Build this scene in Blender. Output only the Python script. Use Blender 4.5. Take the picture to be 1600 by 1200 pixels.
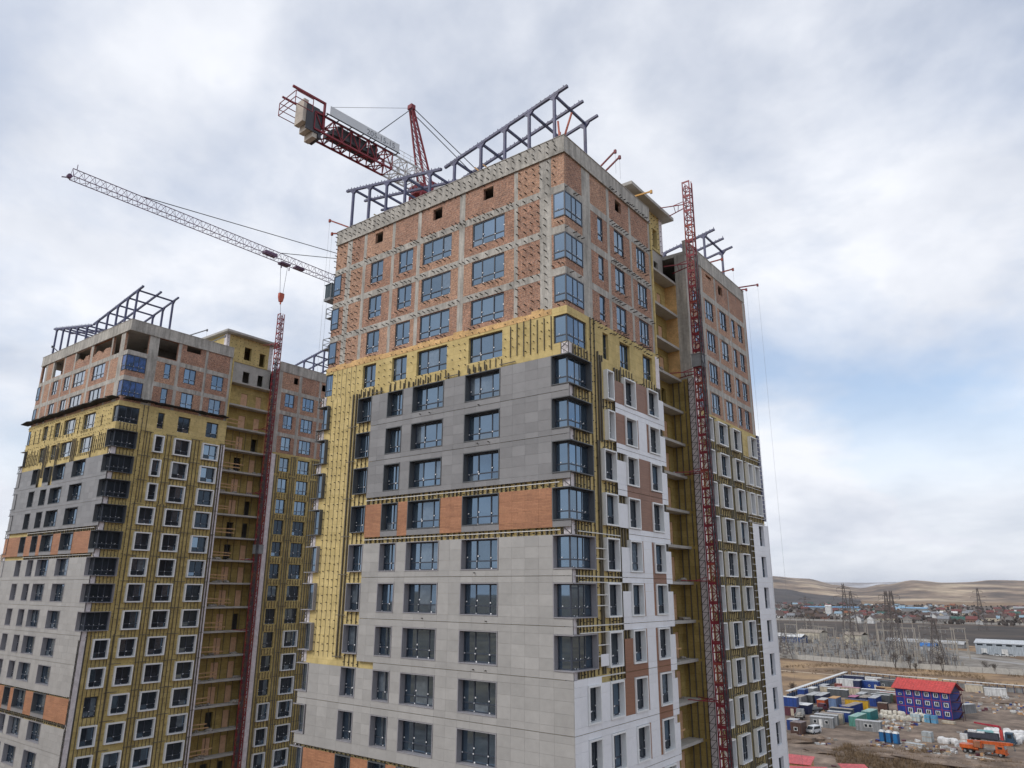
import bpy, math, random
from mathutils import Vector, Matrix
R_ = random.Random(11)
HAZE = 0.000024
scene = bpy.context.scene
for o in list(bpy.data.objects):
    bpy.data.objects.remove(o)
COL = scene.collection

# ------------------------------------------------------------------ camera
CAM = Vector((24.976, -38.627, 37.0))
PITCH, YAW, ROLL, FPX = 0.2772, 0.65322, 0.00604, 1132.8
FW = Vector((-math.sin(YAW)*math.cos(PITCH), math.cos(YAW)*math.cos(PITCH), math.sin(PITCH)))
RT0 = Vector((math.cos(YAW), math.sin(YAW), 0)); UP0 = RT0.cross(FW)
RT = RT0*math.cos(ROLL) + UP0*math.sin(ROLL); UP = UP0*math.cos(ROLL) - RT0*math.sin(ROLL)
cd = bpy.data.cameras.new('camera'); cam = bpy.data.objects.new('camera', cd); COL.objects.link(cam)
cd.sensor_width = 36.0; cd.lens = FPX/1600*36.0; cd.clip_start = 0.5; cd.clip_end = 40000
m = Matrix.Identity(4)
for i in range(3):
    m[i][0] = RT[i]; m[i][1] = UP[i]; m[i][2] = -FW[i]; m[i][3] = CAM[i]
cam.matrix_world = m
scene.camera = cam

# ------------------------------------------------------------------ sky and sun
SUN_EL, SUN_AZ = math.radians(42), math.radians(205)      # azimuth from +y towards +x
sun_dir = Vector((math.sin(SUN_AZ)*math.cos(SUN_EL), math.cos(SUN_AZ)*math.cos(SUN_EL), math.sin(SUN_EL)))
world = bpy.data.worlds.new('World'); scene.world = world; world.use_nodes = True
nt = world.node_tree; nt.nodes.clear()
def N(tree, typ, **kw):
    n = tree.nodes.new(typ)
    for k, v in kw.items():
        if k.startswith('i_'):
            key = k[2:]
            n.inputs[int(key) if key.isdigit() else key.replace('_', ' ')].default_value = v
        else:
            setattr(n, k, v)
    return n
L = nt.links.new
out = N(nt, 'ShaderNodeOutputWorld')
skyt = N(nt, 'ShaderNodeTexSky', sky_type='NISHITA', sun_disc=False, sun_elevation=SUN_EL, sun_rotation=SUN_AZ,
         altitude=300.0, air_density=1.0, dust_density=1.5, ozone_density=1.0)
bg1 = N(nt, 'ShaderNodeBackground', i_Strength=0.15); L(skyt.outputs[0], bg1.inputs[0])
tc = N(nt, 'ShaderNodeTexCoord'); sep = N(nt, 'ShaderNodeSeparateXYZ'); L(tc.outputs['Generated'], sep.inputs[0])
zc = N(nt, 'ShaderNodeMath', operation='MAXIMUM', i_1=0.0); L(sep.outputs[2], zc.inputs[0])
za = N(nt, 'ShaderNodeMath', operation='ADD', i_1=0.34); L(zc.outputs[0], za.inputs[0])
dx = N(nt, 'ShaderNodeMath', operation='DIVIDE'); L(sep.outputs[0], dx.inputs[0]); L(za.outputs[0], dx.inputs[1])
dy = N(nt, 'ShaderNodeMath', operation='DIVIDE'); L(sep.outputs[1], dy.inputs[0]); L(za.outputs[0], dy.inputs[1])
cmb = N(nt, 'ShaderNodeCombineXYZ'); L(dx.outputs[0], cmb.inputs[0]); L(dy.outputs[0], cmb.inputs[1])
n1 = N(nt, "ShaderNodeTexNoise", i_Scale=1.5, i_Detail=9.0, i_Roughness=0.55, i_Distortion=0.12)
mp1 = N(nt, 'ShaderNodeMapping'); mp1.inputs['Location'].default_value = (17.97, 12.93, 1.45)
L(cmb.outputs[0], mp1.inputs[0]); L(mp1.outputs[0], n1.inputs['Vector'])
cov = N(nt, 'ShaderNodeMapRange', i_1=0.34, i_2=0.55, i_3=0.28); L(n1.outputs[0], cov.inputs[0])
n2 = N(nt, 'ShaderNodeTexNoise', i_Scale=2.3, i_Detail=9.0, i_Roughness=0.55, i_Distortion=0.15)
mp2 = N(nt, 'ShaderNodeMapping'); mp2.inputs['Location'].default_value = (9.15, 24.38, 0.39)
L(cmb.outputs[0], mp2.inputs[0]); L(mp2.outputs[0], n2.inputs['Vector'])
cr = N(nt, 'ShaderNodeValToRGB'); L(n2.outputs[0], cr.inputs[0])
cr.color_ramp.elements[0].position = 0.33; cr.color_ramp.elements[0].color = (0.61, 0.65, 0.735, 1)
cr.color_ramp.elements[1].position = 0.60; cr.color_ramp.elements[1].color = (0.85, 0.872, 0.925, 1)
bg2 = N(nt, 'ShaderNodeBackground', i_Strength=1.0); L(cr.outputs[0], bg2.inputs[0])
mx = N(nt, 'ShaderNodeMixShader'); bank = N(nt, 'ShaderNodeMapRange', i_1=0.10, i_2=0.30, i_3=0.95, i_4=0.0); L(sep.outputs[2], bank.inputs[0])
mxm = N(nt, 'ShaderNodeMath', operation='MAXIMUM'); L(cov.outputs[0], mxm.inputs[0]); L(bank.outputs[0], mxm.inputs[1]); L(mxm.outputs[0], mx.inputs[0]); L(bg1.outputs[0], mx.inputs[1]); L(bg2.outputs[0], mx.inputs[2])
L(mx.outputs[0], out.inputs[0])
sd = bpy.data.lights.new('sun', 'SUN'); sd.energy = 1.3; sd.angle = math.radians(18); sd.color = (1.0, 0.94, 0.85)
so = bpy.data.objects.new('sun', sd); COL.objects.link(so)
so.rotation_euler = sun_dir.to_track_quat('Z', 'Y').to_euler(); so.location = (0, -60, 120)
vs = scene.view_settings; vs.view_transform = 'Standard'; vs.look = 'None'; vs.exposure = 0.18; vs.gamma = 1.0
vs.use_curve_mapping = False

# ------------------------------------------------------------------ materials
MATS = {}
def mat(name, col, rough=0.8, var=0.12, scale=0.6, bump=0.0, bscale=20.0, metal=0.0, kind=None, **kw):
    """procedural material in world metres: base colour with large and fine mottling"""
    if name in MATS: return MATS[name]
    M = bpy.data.materials.new(name); M.use_nodes = True; t = M.node_tree; t.nodes.clear(); l = t.links.new
    o = N(t, 'ShaderNodeOutputMaterial'); b = N(t, 'ShaderNodeBsdfPrincipled')
    b.inputs['Roughness'].default_value = rough; b.inputs['Metallic'].default_value = metal
    l(b.outputs[0], o.inputs[0])
    geo = N(t, 'ShaderNodeNewGeometry'); pos = geo.outputs['Position']
    nz = N(t, 'ShaderNodeTexNoise', i_Scale=scale, i_Detail=5.0, i_Roughness=0.6); l(pos, nz.inputs['Vector'])
    fn = N(t, 'ShaderNodeTexNoise', i_Scale=kw.get('fs', scale*9), i_Detail=3.0); fv = kw.get('fvar', var*0.6); l(pos, fn.inputs['Vector'])
    mr = N(t, 'ShaderNodeMapRange', i_1=0.3, i_2=0.7, i_3=1-var, i_4=1+var); l(nz.outputs[0], mr.inputs[0])
    mr2 = N(t, 'ShaderNodeMapRange', i_1=0.3, i_2=0.7, i_3=1-fv, i_4=1+fv); l(fn.outputs[0], mr2.inputs[0])
    mm = N(t, 'ShaderNodeMath', operation='MULTIPLY'); l(mr.outputs[0], mm.inputs[0]); l(mr2.outputs[0], mm.inputs[1])
    basecol = None
    if kind in ('brick', 'board'):
        sp = N(t, 'ShaderNodeSeparateXYZ'); l(pos, sp.inputs[0])
        ad = N(t, 'ShaderNodeMath', operation='ADD'); l(sp.outputs[0], ad.inputs[0]); l(sp.outputs[1], ad.inputs[1])
        cb = N(t, 'ShaderNodeCombineXYZ'); l(ad.outputs[0], cb.inputs[0]); l(sp.outputs[2], cb.inputs[1])
        bt = N(t, 'ShaderNodeTexBrick', i_Scale=1.0); l(cb.outputs[0], bt.inputs['Vector'])
        bt.inputs['Color1'].default_value = (*kw['c1'], 1); bt.inputs['Color2'].default_value = (*kw['c2'], 1)
        bt.inputs['Mortar'].default_value = (*kw['mortar'], 1)
        bt.inputs['Mortar Size'].default_value = kw['ms']; bt.inputs['Brick Width'].default_value = kw['bw']
        bt.inputs['Row Height'].default_value = kw['rh']; bt.inputs['Bias'].default_value = kw.get('bias', 0.0)
        basecol = bt.outputs['Color']
    elif kind == 'wood':
        mpn = N(t, 'ShaderNodeMapping'); mpn.inputs['Scale'].default_value = (0.8, 0.8, 22.0); l(pos, mpn.inputs[0])
        gn = N(t, 'ShaderNodeTexNoise', i_Scale=1.0, i_Detail=4.0, i_Distortion=0.4); l(mpn.outputs[0], gn.inputs['Vector'])
        rp = N(t, 'ShaderNodeValToRGB'); l(gn.outputs[0], rp.inputs[0])
        rp.color_ramp.elements[0].position = 0.3; rp.color_ramp.elements[0].color = (*kw['c1'], 1)
        rp.color_ramp.elements[1].position = 0.7; rp.color_ramp.elements[1].color = (*kw['c2'], 1)
        basecol = rp.outputs[0]
    elif kind == 'streak':
        mpn = N(t, 'ShaderNodeMapping'); mpn.inputs['Scale'].default_value = (2.4, 2.4, 0.25); l(pos, mpn.inputs[0])
        gn = N(t, 'ShaderNodeTexNoise', i_Scale=1.0, i_Detail=5.0, i_Roughness=0.65); l(mpn.outputs[0], gn.inputs['Vector'])
        rp = N(t, 'ShaderNodeValToRGB'); l(gn.outputs[0], rp.inputs[0])
        rp.color_ramp.elements[0].position = 0.34; rp.color_ramp.elements[0].color = (*[c*0.62 for c in col], 1)
        rp.color_ramp.elements[1].position = 0.62; rp.color_ramp.elements[1].color = (*[c*1.1 for c in col], 1)
        basecol = rp.outputs[0]
    elif kind == 'two':
        g2 = N(t, 'ShaderNodeTexNoise', i_Scale=kw['s2'], i_Detail=8.0, i_Roughness=0.62); l(pos, g2.inputs['Vector'])
        rp = N(t, 'ShaderNodeValToRGB'); l(g2.outputs[0], rp.inputs[0])
        rp.color_ramp.elements[0].position = kw.get('p1', 0.38); rp.color_ramp.elements[0].color = (*kw['c1'], 1)
        rp.color_ramp.elements[1].position = kw.get('p2', 0.62); rp.color_ramp.elements[1].color = (*kw['c2'], 1)
        if 'c3' in kw:
            e = rp.color_ramp.elements.new(kw.get('p3', 0.5)); e.color = (*kw['c3'], 1)
        basecol = rp.outputs[0]
    mul = N(t, 'ShaderNodeMix', data_type='RGBA', blend_type='MULTIPLY'); mul.inputs[0].default_value = 1.0
    cc = N(t, 'ShaderNodeCombineColor')
    for i in range(3): l(mm.outputs[0], cc.inputs[i])
    if basecol is None: mul.inputs[6].default_value = (*col, 1)
    else: l(basecol, mul.inputs[6])
    l(cc.outputs[0], mul.inputs[7])
    l(mul.outputs[2], b.inputs['Base Color'])
    if bump > 0:
        bn = N(t, 'ShaderNodeTexNoise', i_Scale=bscale, i_Detail=5.0); l(pos, bn.inputs['Vector'])
        bp = N(t, 'ShaderNodeBump', i_Strength=1.0, i_Distance=bump); l(bn.outputs[0], bp.inputs['Height'])
        l(bp.outputs[0], b.inputs['Normal'])
    MATS[name] = M
    return M
def glass_mat(name, base, ior=3.1, rough=0.02, var=0.35, scale=0.35, tint=(0.55, 0.76, 1.0, 1)):
    M = mat(name, base, rough, var=var, scale=scale)
    b = [n for n in M.node_tree.nodes if n.type == 'BSDF_PRINCIPLED'][0]
    b.inputs['IOR'].default_value = ior; b.inputs['Specular Tint'].default_value = tint
    return M
concrete = mat('concrete', (0.43, 0.415, 0.38), 0.9, 0.18, 0.5, 0.01, 6, kind='streak')
concrete2 = mat('concrete_smooth', (0.40, 0.39, 0.365), 0.9, 0.15, 0.8, 0.006, 8)
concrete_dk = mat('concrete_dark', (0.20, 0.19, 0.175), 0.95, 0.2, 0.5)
brick = mat('brickwork', (0.4, .2, .1), 0.92, 0.22, 0.8, 0.012, 14, kind='brick', c1=(0.35, 0.152, 0.085), c2=(0.185, 0.076, 0.048),
            mortar=(0.42, 0.35, 0.29), ms=0.012, bw=0.27, rh=0.085, bias=-0.15, fs=6.5, fvar=0.38)
brick_b = mat('brickwork_pale', (0.4, .2, .1), 0.92, 0.16, 1.0, 0.012, 14, kind='brick', c1=(0.42, 0.205, 0.115), c2=(0.26, 0.11, 0.065),
              mortar=(0.44, 0.37, 0.30), ms=0.013, bw=0.27, rh=0.085, bias=-0.1, fs=6.5, fvar=0.38)
wool = mat('mineral_wool', (0.6, .45, .15), 0.98, 0.12, 0.7, 0.015, 9, kind='board', fs=3.0, fvar=.10, c1=(0.57, 0.455, 0.21), c2=(0.505, 0.40, 0.175),
           mortar=(0.36, 0.27, 0.09), ms=0.008, bw=1.2, rh=0.6)
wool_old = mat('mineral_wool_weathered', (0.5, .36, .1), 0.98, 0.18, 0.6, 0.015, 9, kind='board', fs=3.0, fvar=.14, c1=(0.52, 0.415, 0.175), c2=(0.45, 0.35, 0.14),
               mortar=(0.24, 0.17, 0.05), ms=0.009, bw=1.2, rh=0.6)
wool_orange = mat('mineral_wool_orange', (0.60, 0.39, 0.18), 0.98, 0.3, 1.2)
membrane = mat('membrane', (0.72, 0.68, 0.70), 0.7, 0.18, 2.5)
darkpan = [mat('dark_panel_%s' % k, (.208*v, .208*v, .215*v), 0.42, 0.07, 0.35, fs=2.2, fvar=.05) for k, v in zip('abcde', (1, .93, 1.07, .97, 1.13))]
lightpan = [mat('light_panel_%s' % k, (.345*v, .340*v, .330*v), 0.45, 0.07, 0.35, fs=2.2, fvar=.05) for k, v in zip('abcde', (1, .95, 1.04, .98, 1.08))]
whitepan = [mat('white_panel_%s' % k, (.755*v, .775*v, .815*v), 0.40, 0.05, 0.3) for k, v in zip('abc', (1, .96, .985))]
woodpan = [mat('wood_panel_%s' % k, (.4, .2, .1), 0.55, 0.08, 0.8, kind='board', c1=a, c2=b, mortar=[q*.75 for q in a], ms=.006, bw=.75, rh=.1, fs=9, fvar=.12) for k, a, b in
           (('a', (.33, .15, .078), (.41, .195, .102)), ('b', (.30, .135, .07), (.38, .18, .092)))]
brownpan = [mat('brown_panel_%s' % k, (.3, .15, .1), 0.55, 0.08, 0.8, kind='wood', c1=a, c2=b) for k, a, b in
            (('a', (.215, .115, .08), (.285, .155, .105)), ('b', (.225, .11, .065), (.29, .14, .085)))]
frame_m = mat('window_frame', (0.035, 0.045, 0.065), 0.45, 0.1)
frame_w = mat('pale_profile', (0.62, 0.62, 0.60), 0.6, 0.1)
glass = [glass_mat('glass_a', (0.020, 0.030, 0.042)), glass_mat('glass_b', (0.028, 0.040, 0.052), 2.8), glass_mat('glass_c', (0.015, 0.022, 0.030), 3.4)]
glass_pale = glass_mat('glass_with_dust', (0.10, 0.12, 0.14), 2.6, 0.12)
glass_film = glass_mat('glass_with_film', (0.025, 0.05, 0.17), 1.7, 0.12, 0.9, 1.8)
glass_mirror = glass_mat('glass_mirror_coated', (0.05, 0.06, 0.07), 5.5, 0.03, tint=(0.9, 0.95, 1.0, 1))
glass_dark = glass_mat('glass_uncoated', (0.022, 0.026, 0.032), 1.6, 0.05)
sur_dark = mat('surround_dark', (0.085, 0.092, 0.10), 0.45, 0.08)
sur_grey = mat('surround_grey', (0.27, 0.265, 0.285), 0.45, 0.08)
sur_white = mat('surround_white', (0.74, 0.76, 0.77), 0.4, 0.05)
sticker = mat('sticker', (0.75, 0.76, 0.78), 0.6, 0.1)
bracket_m = mat('bracket_steel', (0.05, 0.045, 0.04), 0.6, 0.2)
rail_m = mat('rail_steel', (0.105, 0.092, 0.068), 0.55, 0.25, 2)
steel_blue = mat('painted_steel_blue', (0.065, 0.07, 0.145), 0.5, 0.3, 1.2)
steel_red = mat('painted_steel_red', (0.21, 0.016, 0.028), 0.5, 0.25, 2)
steel_orange = mat('painted_steel_orange', (0.42, 0.075, 0.035), 0.5, 0.3, 2)
steel_white = mat('painted_steel_white', (0.55, 0.56, 0.57), 0.5, 0.15, 2)
steel_grey = mat('steel_grey', (0.22, 0.23, 0.24), 0.5, 0.2, 2)
steel_dark = mat('steel_dark', (0.045, 0.045, 0.055), 0.5, 0.2, 2)
wood_raw = mat('raw_timber', (0.48, 0.30, 0.16), 0.9, 0.25, 3)
net_m = mat('safety_netting', (0.025, 0.025, 0.028), 0.9, 0.35, 4)
door_m = mat('door_board', (0.58, 0.37, 0.23), 0.7, 0.15, 2)
wool_shaded = mat('mineral_wool_recess_shade', (0.36, .27, .09), 0.98, 0.2, 0.7, 0.015, 9, kind='board', c1=(0.37, 0.28, 0.10), c2=(0.31, 0.23, 0.075), mortar=(0.18, 0.13, 0.04), ms=0.009, bw=1.2, rh=0.6)  # darker copy of the wool, the recess's slab shade painted into its colour
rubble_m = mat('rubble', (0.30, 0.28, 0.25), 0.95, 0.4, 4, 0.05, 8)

# ------------------------------------------------------------------ mesh helpers
class MB:
    """collects boxes, beams and tubes into one mesh"""
    def __init__(s): s.v = []; s.f = []; s.m = []
    def box(s, x0, x1, y0, y1, z0, z1, mi=0):
        if x0 > x1: x0, x1 = x1, x0
        if y0 > y1: y0, y1 = y1, y0
        if z0 > z1: z0, z1 = z1, z0
        n = len(s.v)
        s.v += [(x0,y0,z0),(x1,y0,z0),(x1,y1,z0),(x0,y1,z0),(x0,y0,z1),(x1,y0,z1),(x1,y1,z1),(x0,y1,z1)]
        s.f += [(n,n+3,n+2,n+1),(n+4,n+5,n+6,n+7),(n,n+1,n+5,n+4),(n+1,n+2,n+6,n+5),(n+2,n+3,n+7,n+6),(n+3,n,n+4,n+7)]
        s.m += [mi]*6; return s
    def hull(s, bot, top, mi=0):
        """a prism between two loops of equal length (counter-clockwise seen from above)"""
        n = len(s.v); k = len(bot); s.v += [tuple(p) for p in bot] + [tuple(p) for p in top]
        s.f.append(tuple(range(n+k-1, n-1, -1))); s.f.append(tuple(range(n+k, n+2*k)))
        for i in range(k):
            j = (i+1) % k; s.f.append((n+i, n+j, n+k+j, n+k+i))
        s.m += [mi]*(k+2); return s
    def beam(s, p, q, w, h=None, mi=0, up=(0, 0, 1)):
        h = h or w; p = Vector(p); q = Vector(q); d = (q-p)
        if d.length < 1e-6: return s
        d.normalize(); u = Vector(up)
        if abs(d.dot(u)) > 0.98: u = Vector((1, 0, 0))
        a = d.cross(u).normalized()*(w/2); b = a.cross(d).normalized()*(h/2)
        n = len(s.v)
        for c in (p, q):
            for e in (-a-b, a-b, a+b, -a+b): s.v.append(tuple(c+e))
        s.f += [(n,n+1,n+2,n+3),(n+7,n+6,n+5,n+4)]+[(n+i, n+4+i, n+4+(i+1)%4, n+(i+1)%4) for i in range(4)]
        s.m += [mi]*6; return s
    def tube(s, p, q, r, k=8, mi=0, r2=None):
        p = Vector(p); q = Vector(q); d = (q-p).normalized(); r2 = r if r2 is None else r2
        u = Vector((0, 0, 1)) if abs(d.z) < 0.9 else Vector((1, 0, 0))
        a = d.cross(u).normalized(); b = d.cross(a); n = len(s.v)
        for c, rr in ((p, r), (q, r2)):
            for i in range(k):
                t = 2*math.pi*i/k; s.v.append(tuple(c + a*(rr*math.cos(t)) + b*(rr*math.sin(t))))
        for i in range(k):
            j = (i+1) % k; s.f.append((n+i, n+j, n+k+j, n+k+i))
        s.f.append(tuple(range(n+k-1, n-1, -1))); s.f.append(tuple(range(n+k, n+2*k))); s.m += [mi]*(k+2); return s
    def blob(s, c, rx, ry, rz, seed=0, mi=0, rough=0.25, nu=7, nv=4):
        """a lumpy heap or filled sack"""
        rr = random.Random(seed); n = len(s.v); cx, cy, cz = c
        for j in range(1, nv):
            ph = math.pi*j/nv
            for i in range(nu):
                th = 2*math.pi*i/nu; k = 1 + rough*(rr.random()-0.5)*2
                s.v.append((cx+rx*k*math.sin(ph)*math.cos(th), cy+ry*k*math.sin(ph)*math.sin(th), cz+rz*k*math.cos(ph)))
        s.v.append((cx, cy, cz+rz)); s.v.append((cx, cy, cz-rz)); t = n+(nv-1)*nu
        for i in range(nu):
            j = (i+1) % nu
            s.f.append((t, n+i, n+j)); s.f.append((t+1, n+(nv-2)*nu+j, n+(nv-2)*nu+i)); s.m += [mi]*2
            for k in range(nv-2):
                s.f.append((n+k*nu+i, n+(k+1)*nu+i, n+(k+1)*nu+j, n+k*nu+j)); s.m.append(mi)
        return s
    def mesh(s, name, mats):
        me = bpy.data.meshes.new(name); me.from_pydata(s.v, [], s.f)
        for M in (mats if isinstance(mats, (list, tuple)) else [mats]): me.materials.append(M)
        if any(s.m): me.polygons.foreach_set('material_index', s.m)
        me.update(); return me
    def build(s, name, mats, parent=None, loc=None, rz=0.0):
        return add(name, s.mesh(name, mats), parent, loc, rz)
def add(name, me, parent=None, loc=None, rz=0.0):
    o = bpy.data.objects.new(name, me); COL.objects.link(o)
    if parent is not None: o.parent = parent
    if loc is not None: o.location = loc
    if rz: o.rotation_euler = (0, 0, rz)
    return o
def tag(o, label=None, cat=None, group=None, kind=None):
    if label: o['label'] = label
    if cat: o['category'] = cat
    if group: o['group'] = group
    if kind: o['kind'] = kind
    return o
def thing(name, label, cat, loc=(0, 0, 0), rz=0.0, group=None):
    return tag(add(name, None, None, loc, rz), label, cat, group)
def copy_tree(o, parent=None):
    c = o.copy(); COL.objects.link(c); c.parent = parent
    for ch in list(o.children): copy_tree(ch, c)
    return c
UC = {}
def ucube(M):
    if M.name not in UC: UC[M.name] = MB().box(-.5, .5, -.5, .5, -.5, .5).mesh('piece', M)
    return UC[M.name]
def px_size(c, dims):
    d = (Vector(c)-CAM).dot(FW)
    if d < 1: return 0, 0
    a = sorted(dims)
    return a[1]*FPX/d, a[2]*FPX/d
# ------------------------------------------------------------------ apartment towers
rail_g = mat('rail_galvanised', (0.15, 0.145, 0.115), 0.5, 0.25, 2)
G = 64.4
ZR = [0, -3.234, -6.431, -9.425, -12.381, -15.306, -18.172, -21.162, -24.111, -26.997, -30.0, -32.987, -35.952, -38.918, -41.851, -44.807]
while len(ZR) < 21: ZR.append(ZR[-1]-2.96)
ZT = [G+z for z in ZR]
HW = 1.95
PB, PT = G+3.145, G+4.5                      # parapet bottom and top
XL, YB, YW0, YW1, XR = -25.0, 13.3, 20.6, 35.9, -2.3
def fb(face, u0, u1, d0, d1, z0, z1):
    if face == 'A': b = (u0, u1, -d1, -d0)
    elif face == 'B': b = (d0, d1, u0, u1)
    elif face == 'L': b = (XL-d1, XL-d0, u0, u1)
    elif face == 'S': b = (u0, u1, YW0-d1, YW0-d0)
    elif face == 'K': b = (XR+d0, XR+d1, u0, u1)
    return (*b, z0, z1)
def rects_minus(Rc, holes):
    u0, u1, z0, z1 = Rc
    zs = sorted({z0, z1, *[min(max(h[k], z0), z1) for h in holes for k in (2, 3)]})
    res = []
    for a, b in zip(zs, zs[1:]):
        if b-a < 1e-4: continue
        zm = (a+b)/2; cuts = sorted([(max(h[0], u0), min(h[1], u1)) for h in holes if h[2] < zm < h[3] and h[1] > u0 and h[0] < u1])
        u = u0
        for c0, c1 in cuts:
            if c0 > u+1e-4: res.append((u, c0, a, b))
            u = max(u, c1)
        if u < u1-1e-4: res.append((u, u1, a, b))
    return res
def cuts(a, b, step):
    n = max(1, round((b-a)/step)); return [a+(b-a)*i/n for i in range(n+1)]

AW = [(-20.14, -18.61, 2), (-16.65, -15.02, 2), (-13.86, -10.72, 3), (-8.52, -5.39, 3)]
A_COLS = [(-23.48, -22.83), (-21.23, -20.86), (-17.61, -17.27), (-14.56, -14.18), (-9.92, -9.35), (-4.47, -4.13), (-2.14, -1.13)]
B_COLS = [(2.33, 3.5), (5.95, 6.35), (9.56, 9.9), (12.98, YB)]
W_COLS = [(YW0, 21.1), (23.9, 24.4), (27.4, 27.8), (31.0, 31.3), (35.3, YW1)]
CWA, CWB = 0.94, 2.29                         # corner window lengths on the two faces
MESHES = {}
def win_parts(face, w, h, n, trans=0.28):
    key = (face, round(w, 2), round(h, 2), n)
    if key in MESHES: return MESHES[key]
    f = MB(); t = 0.075; d0, d1 = -0.04, 0.035
    def bb(mb, u0, u1, z0, z1, a, b): mb.box(*fbl(face, u0, u1, a, b, z0, z1))
    bb(f, 0, w, -t, 0, d0, d1); bb(f, 0, w, -h, -h+t, d0, d1); bb(f, 0, t, -h+t, -t, d0, d1); bb(f, w-t, w, -h+t, -t, d0, d1)
    zt = -h+h*trans
    bb(f, t, w-t, zt-t/2, zt+t/2, d0, d1*0.9)
    xs = [t] + [w*i/n for i in range(1, n)] + [w-t]
    if n == 3: xs = [t, w*0.31, w*0.69, w-t]
    for x in xs[1:-1]:
        bb(f, x-t/2, x+t/2, -h+t, -t, d0, d1*0.95)
    panes = []
    for i in range(n):
        for (a, b) in ((zt, -t), (-h+t, zt)):
            p = MB(); bb(p, xs[i], xs[i+1], a, b, -0.025, -0.012); panes.append(p)
    fm = f.mesh('window_frame', frame_m)
    pm = [[p.mesh('pane', gm) for gm in glass + [glass_dark, glass_pale, glass_mirror]] for p in panes]
    st = []
    for k in range(3):
        q = MB(); rr = random.Random(k*7+n)
        for i in range(n+1):
            x = xs[i]
            for z in (zt, -h+t*0.8, zt+0.5*rr.random()):
                if rr.random() < 0.75:
                    s_ = 0.06+0.05*rr.random(); ox = rr.uniform(-.08, .08)
                    bb(q, min(max(x+ox, 0.03), w-.12), min(max(x+ox, 0.03), w-.12)+s_, z-s_*.4, z+s_*.4, d1+.001, d1+.006)
        st.append(q.mesh('protective_sticker', sticker) if q.v else None)
    MESHES[key] = (fm, pm, st)
    return MESHES[key]
def fbl(face, u0, u1, d0, d1, z0, z1):
    """face-local box about the window's own origin"""
    if face in ('A', 'S'): return (u0, u1, -d1, -d0, z0, z1)
    return (d0, d1, u0, u1, z0, z1)
def surround_mesh(face, w, h, dout, th, M):
    key = ('sur', face, round(w, 2), round(h, 2), dout, th, M.name)
    if key not in MESHES:
        s = MB()
        for (u0, u1, z0, z1) in ((-th, w+th, 0, th), (-th, w+th, -h-th, -h), (-th, 0, -h, 0), (w, w+th, -h, 0)):
            s.box(*fbl(face, u0, u1, -0.06, dout, z0, z1))
        MESHES[key] = s.mesh('surround', M)
    return MESHES[key]
ORG = {'A': lambda u, d, z: (u, -d, z), 'B': lambda u, d, z: (d, u, z), 'L': lambda u, d, z: (XL-d, u, z), 'K': lambda u, d, z: (XR+d, u, z)}

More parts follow.
